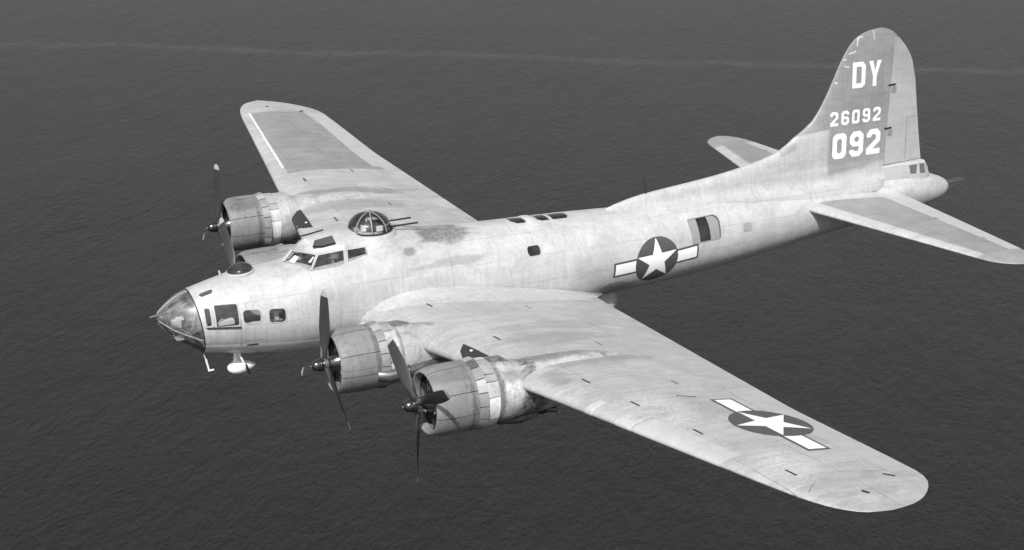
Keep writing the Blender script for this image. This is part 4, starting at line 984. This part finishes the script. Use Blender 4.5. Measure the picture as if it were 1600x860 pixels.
# ------------------------------------------------------------------ haze between the aircraft and the water
hz = NT('thin_sea_haze'); hz.t.nodes.remove(hz.bs)
pv = hz.n('ShaderNodeVolumePrincipled'); pv.inputs['Density'].default_value = HAZE; pv.inputs['Color'].default_value = (.9, .9, .9, 1); pv.inputs['Anisotropy'].default_value = .2
hz.t.links.new(pv.outputs[0], [x for x in hz.t.nodes if x.type == 'OUTPUT_MATERIAL'][0].inputs['Volume'])
hb = MB().box((0, 0, (SEA_Z-1+20)/2), (2*R_+400, 2*R_+400, 20-(SEA_Z-1))).build('haze', hz.m, None, smooth=False)
hb['kind'] = 'stuff'; hb['label'] = 'thin pale haze over the sea'

# ------------------------------------------------------------------ crew
def crew(y, label, cap):
    p = bpy.data.objects.new('person', None); COL.objects.link(p); p.location = (4.21, y, .22); p['label'] = label; p['category'] = 'person'; p['group'] = 'pilots in the cockpit'
    V = []; E = []; Rr = []
    def v(co, r): V.append(co); Rr.append(r); return len(V)-1
    def chain(start, pts):
        a = start
        for co, r in pts: b_ = v(co, r); E.append((a, b_)); a = b_
        return a
    pel = v((0, 0, .12), .16); ch = chain(pel, [((.02, 0, .30), .15), ((.02, 0, .46), .16)])
    nk = chain(ch, [((.0, 0, .585), .06), ((-.015, 0, .66), .07)]); chain(nk, [((-.02, 0, .73), .095), ((-.015, 0, .80), .085)])
    for s in (-1, 1):
        hp = chain(pel, [((-.05, .11*s, .10), .10), ((-.46, .13*s, .14), .075)]); chain(hp, [((-.62, .14*s, -.10), .055), ((-.74, .14*s, -.25), .045), ((-.86, .14*s, -.26), .035)])
        sh = chain(ch, [((.01, .17*s, .49), .075)]); el = chain(sh, [((-.10, .25*s, .26), .05), ((-.28, .19*s, .30), .04)]); wr = chain(el, [((-.45, .14*s, .36), .03)])
        pm = chain(wr, [((-.50, .13*s, .38), .034)])
        for f in range(4): chain(pm, [((-.545, (.10+.022*f)*s, .395+.004*f), .010), ((-.572, (.10+.022*f)*s, .375), .009), ((-.566, (.10+.022*f)*s, .352), .008)])
        chain(pm, [((-.51, .10*s, .405), .011), ((-.535, .085*s, .40), .009)])
    me = bpy.data.meshes.new('body'); me.from_pydata(V, E, []); o = bpy.data.objects.new('body', me); COL.objects.link(o)
    sk = o.modifiers.new('skin', 'SKIN'); sk.use_smooth_shade = True
    for d, r in zip(me.skin_vertices[0].data if me.skin_vertices else [], Rr): d.radius = (r, r)
    if not me.skin_vertices: pass
    su = o.modifiers.new('sub', 'SUBSURF'); su.levels = 1; su.render_levels = 1
    dg = bpy.context.evaluated_depsgraph_get(); m2 = bpy.data.meshes.new_from_object(o.evaluated_get(dg)); o.modifiers.clear(); o.data = m2
    m2.materials.clear(); m2.materials.append(M_JACK); m2.materials.append(M_SKIN)
    for pl in m2.polygons: pl.material_index = 1 if (pl.center.z > .60 or (pl.center.x < -.42 and pl.center.z > .3)) else 0
    o.parent = p
    mb = MB(); mb.revz([(.0, .108), (.06, .112), (.10, .10), (.125, .06), (.13, 0)], (-.005, 0, .79), 20); mb.add([(-.10, -.07, .80), (-.17, -.05, .785), (-.17, .05, .785), (-.10, .07, .80), (-.10, -.07, .79), (-.17, -.05, .775), (-.17, .05, .775), (-.10, .07, .79)], [[0, 1, 2, 3], [7, 6, 5, 4], [0, 4, 5, 1], [1, 5, 6, 2], [2, 6, 7, 3], [3, 7, 4, 0]])
    mb.build('cap', cap, p)
    mb = MB(); mb.tube([(-.02, -.105, .74), (.0, -.09, .85), (0, 0, .925), (0, .09, .85), (-.02, .105, .74)], .012, 6)
    for s in (-1, 1): mb.revz([(-.04, .0), (-.04, .035), (.04, .035), (.04, 0)], (-.02, .105*s, .73), 12)
    mb.build('headset', M_GUN, p)
    mb = MB(); mb.add([(-.105, -.016, .70), (-.105, .016, .70), (-.135, 0, .70), (-.105, 0, .745)], [[0, 1, 2], [0, 2, 3], [1, 3, 2], [0, 3, 1]]); mb.build('nose', M_SKIN, p)
    for s in (-1, 1): MB().revz([(-.008, .0), (0, .012), (.008, 0)], (-.103, .035*s, .745), 8).build('eye', M_DARK, p)
    MB().box((-.102, 0, .672), (.01, .05, .008)).build('mouth', M_JACK, p)
crew(-.38, 'pilot in a pale cap seated behind the near cockpit side window', M_CAP)
crew(.38, 'second pilot in a dark cap on the far side of the cockpit', M_JACK)
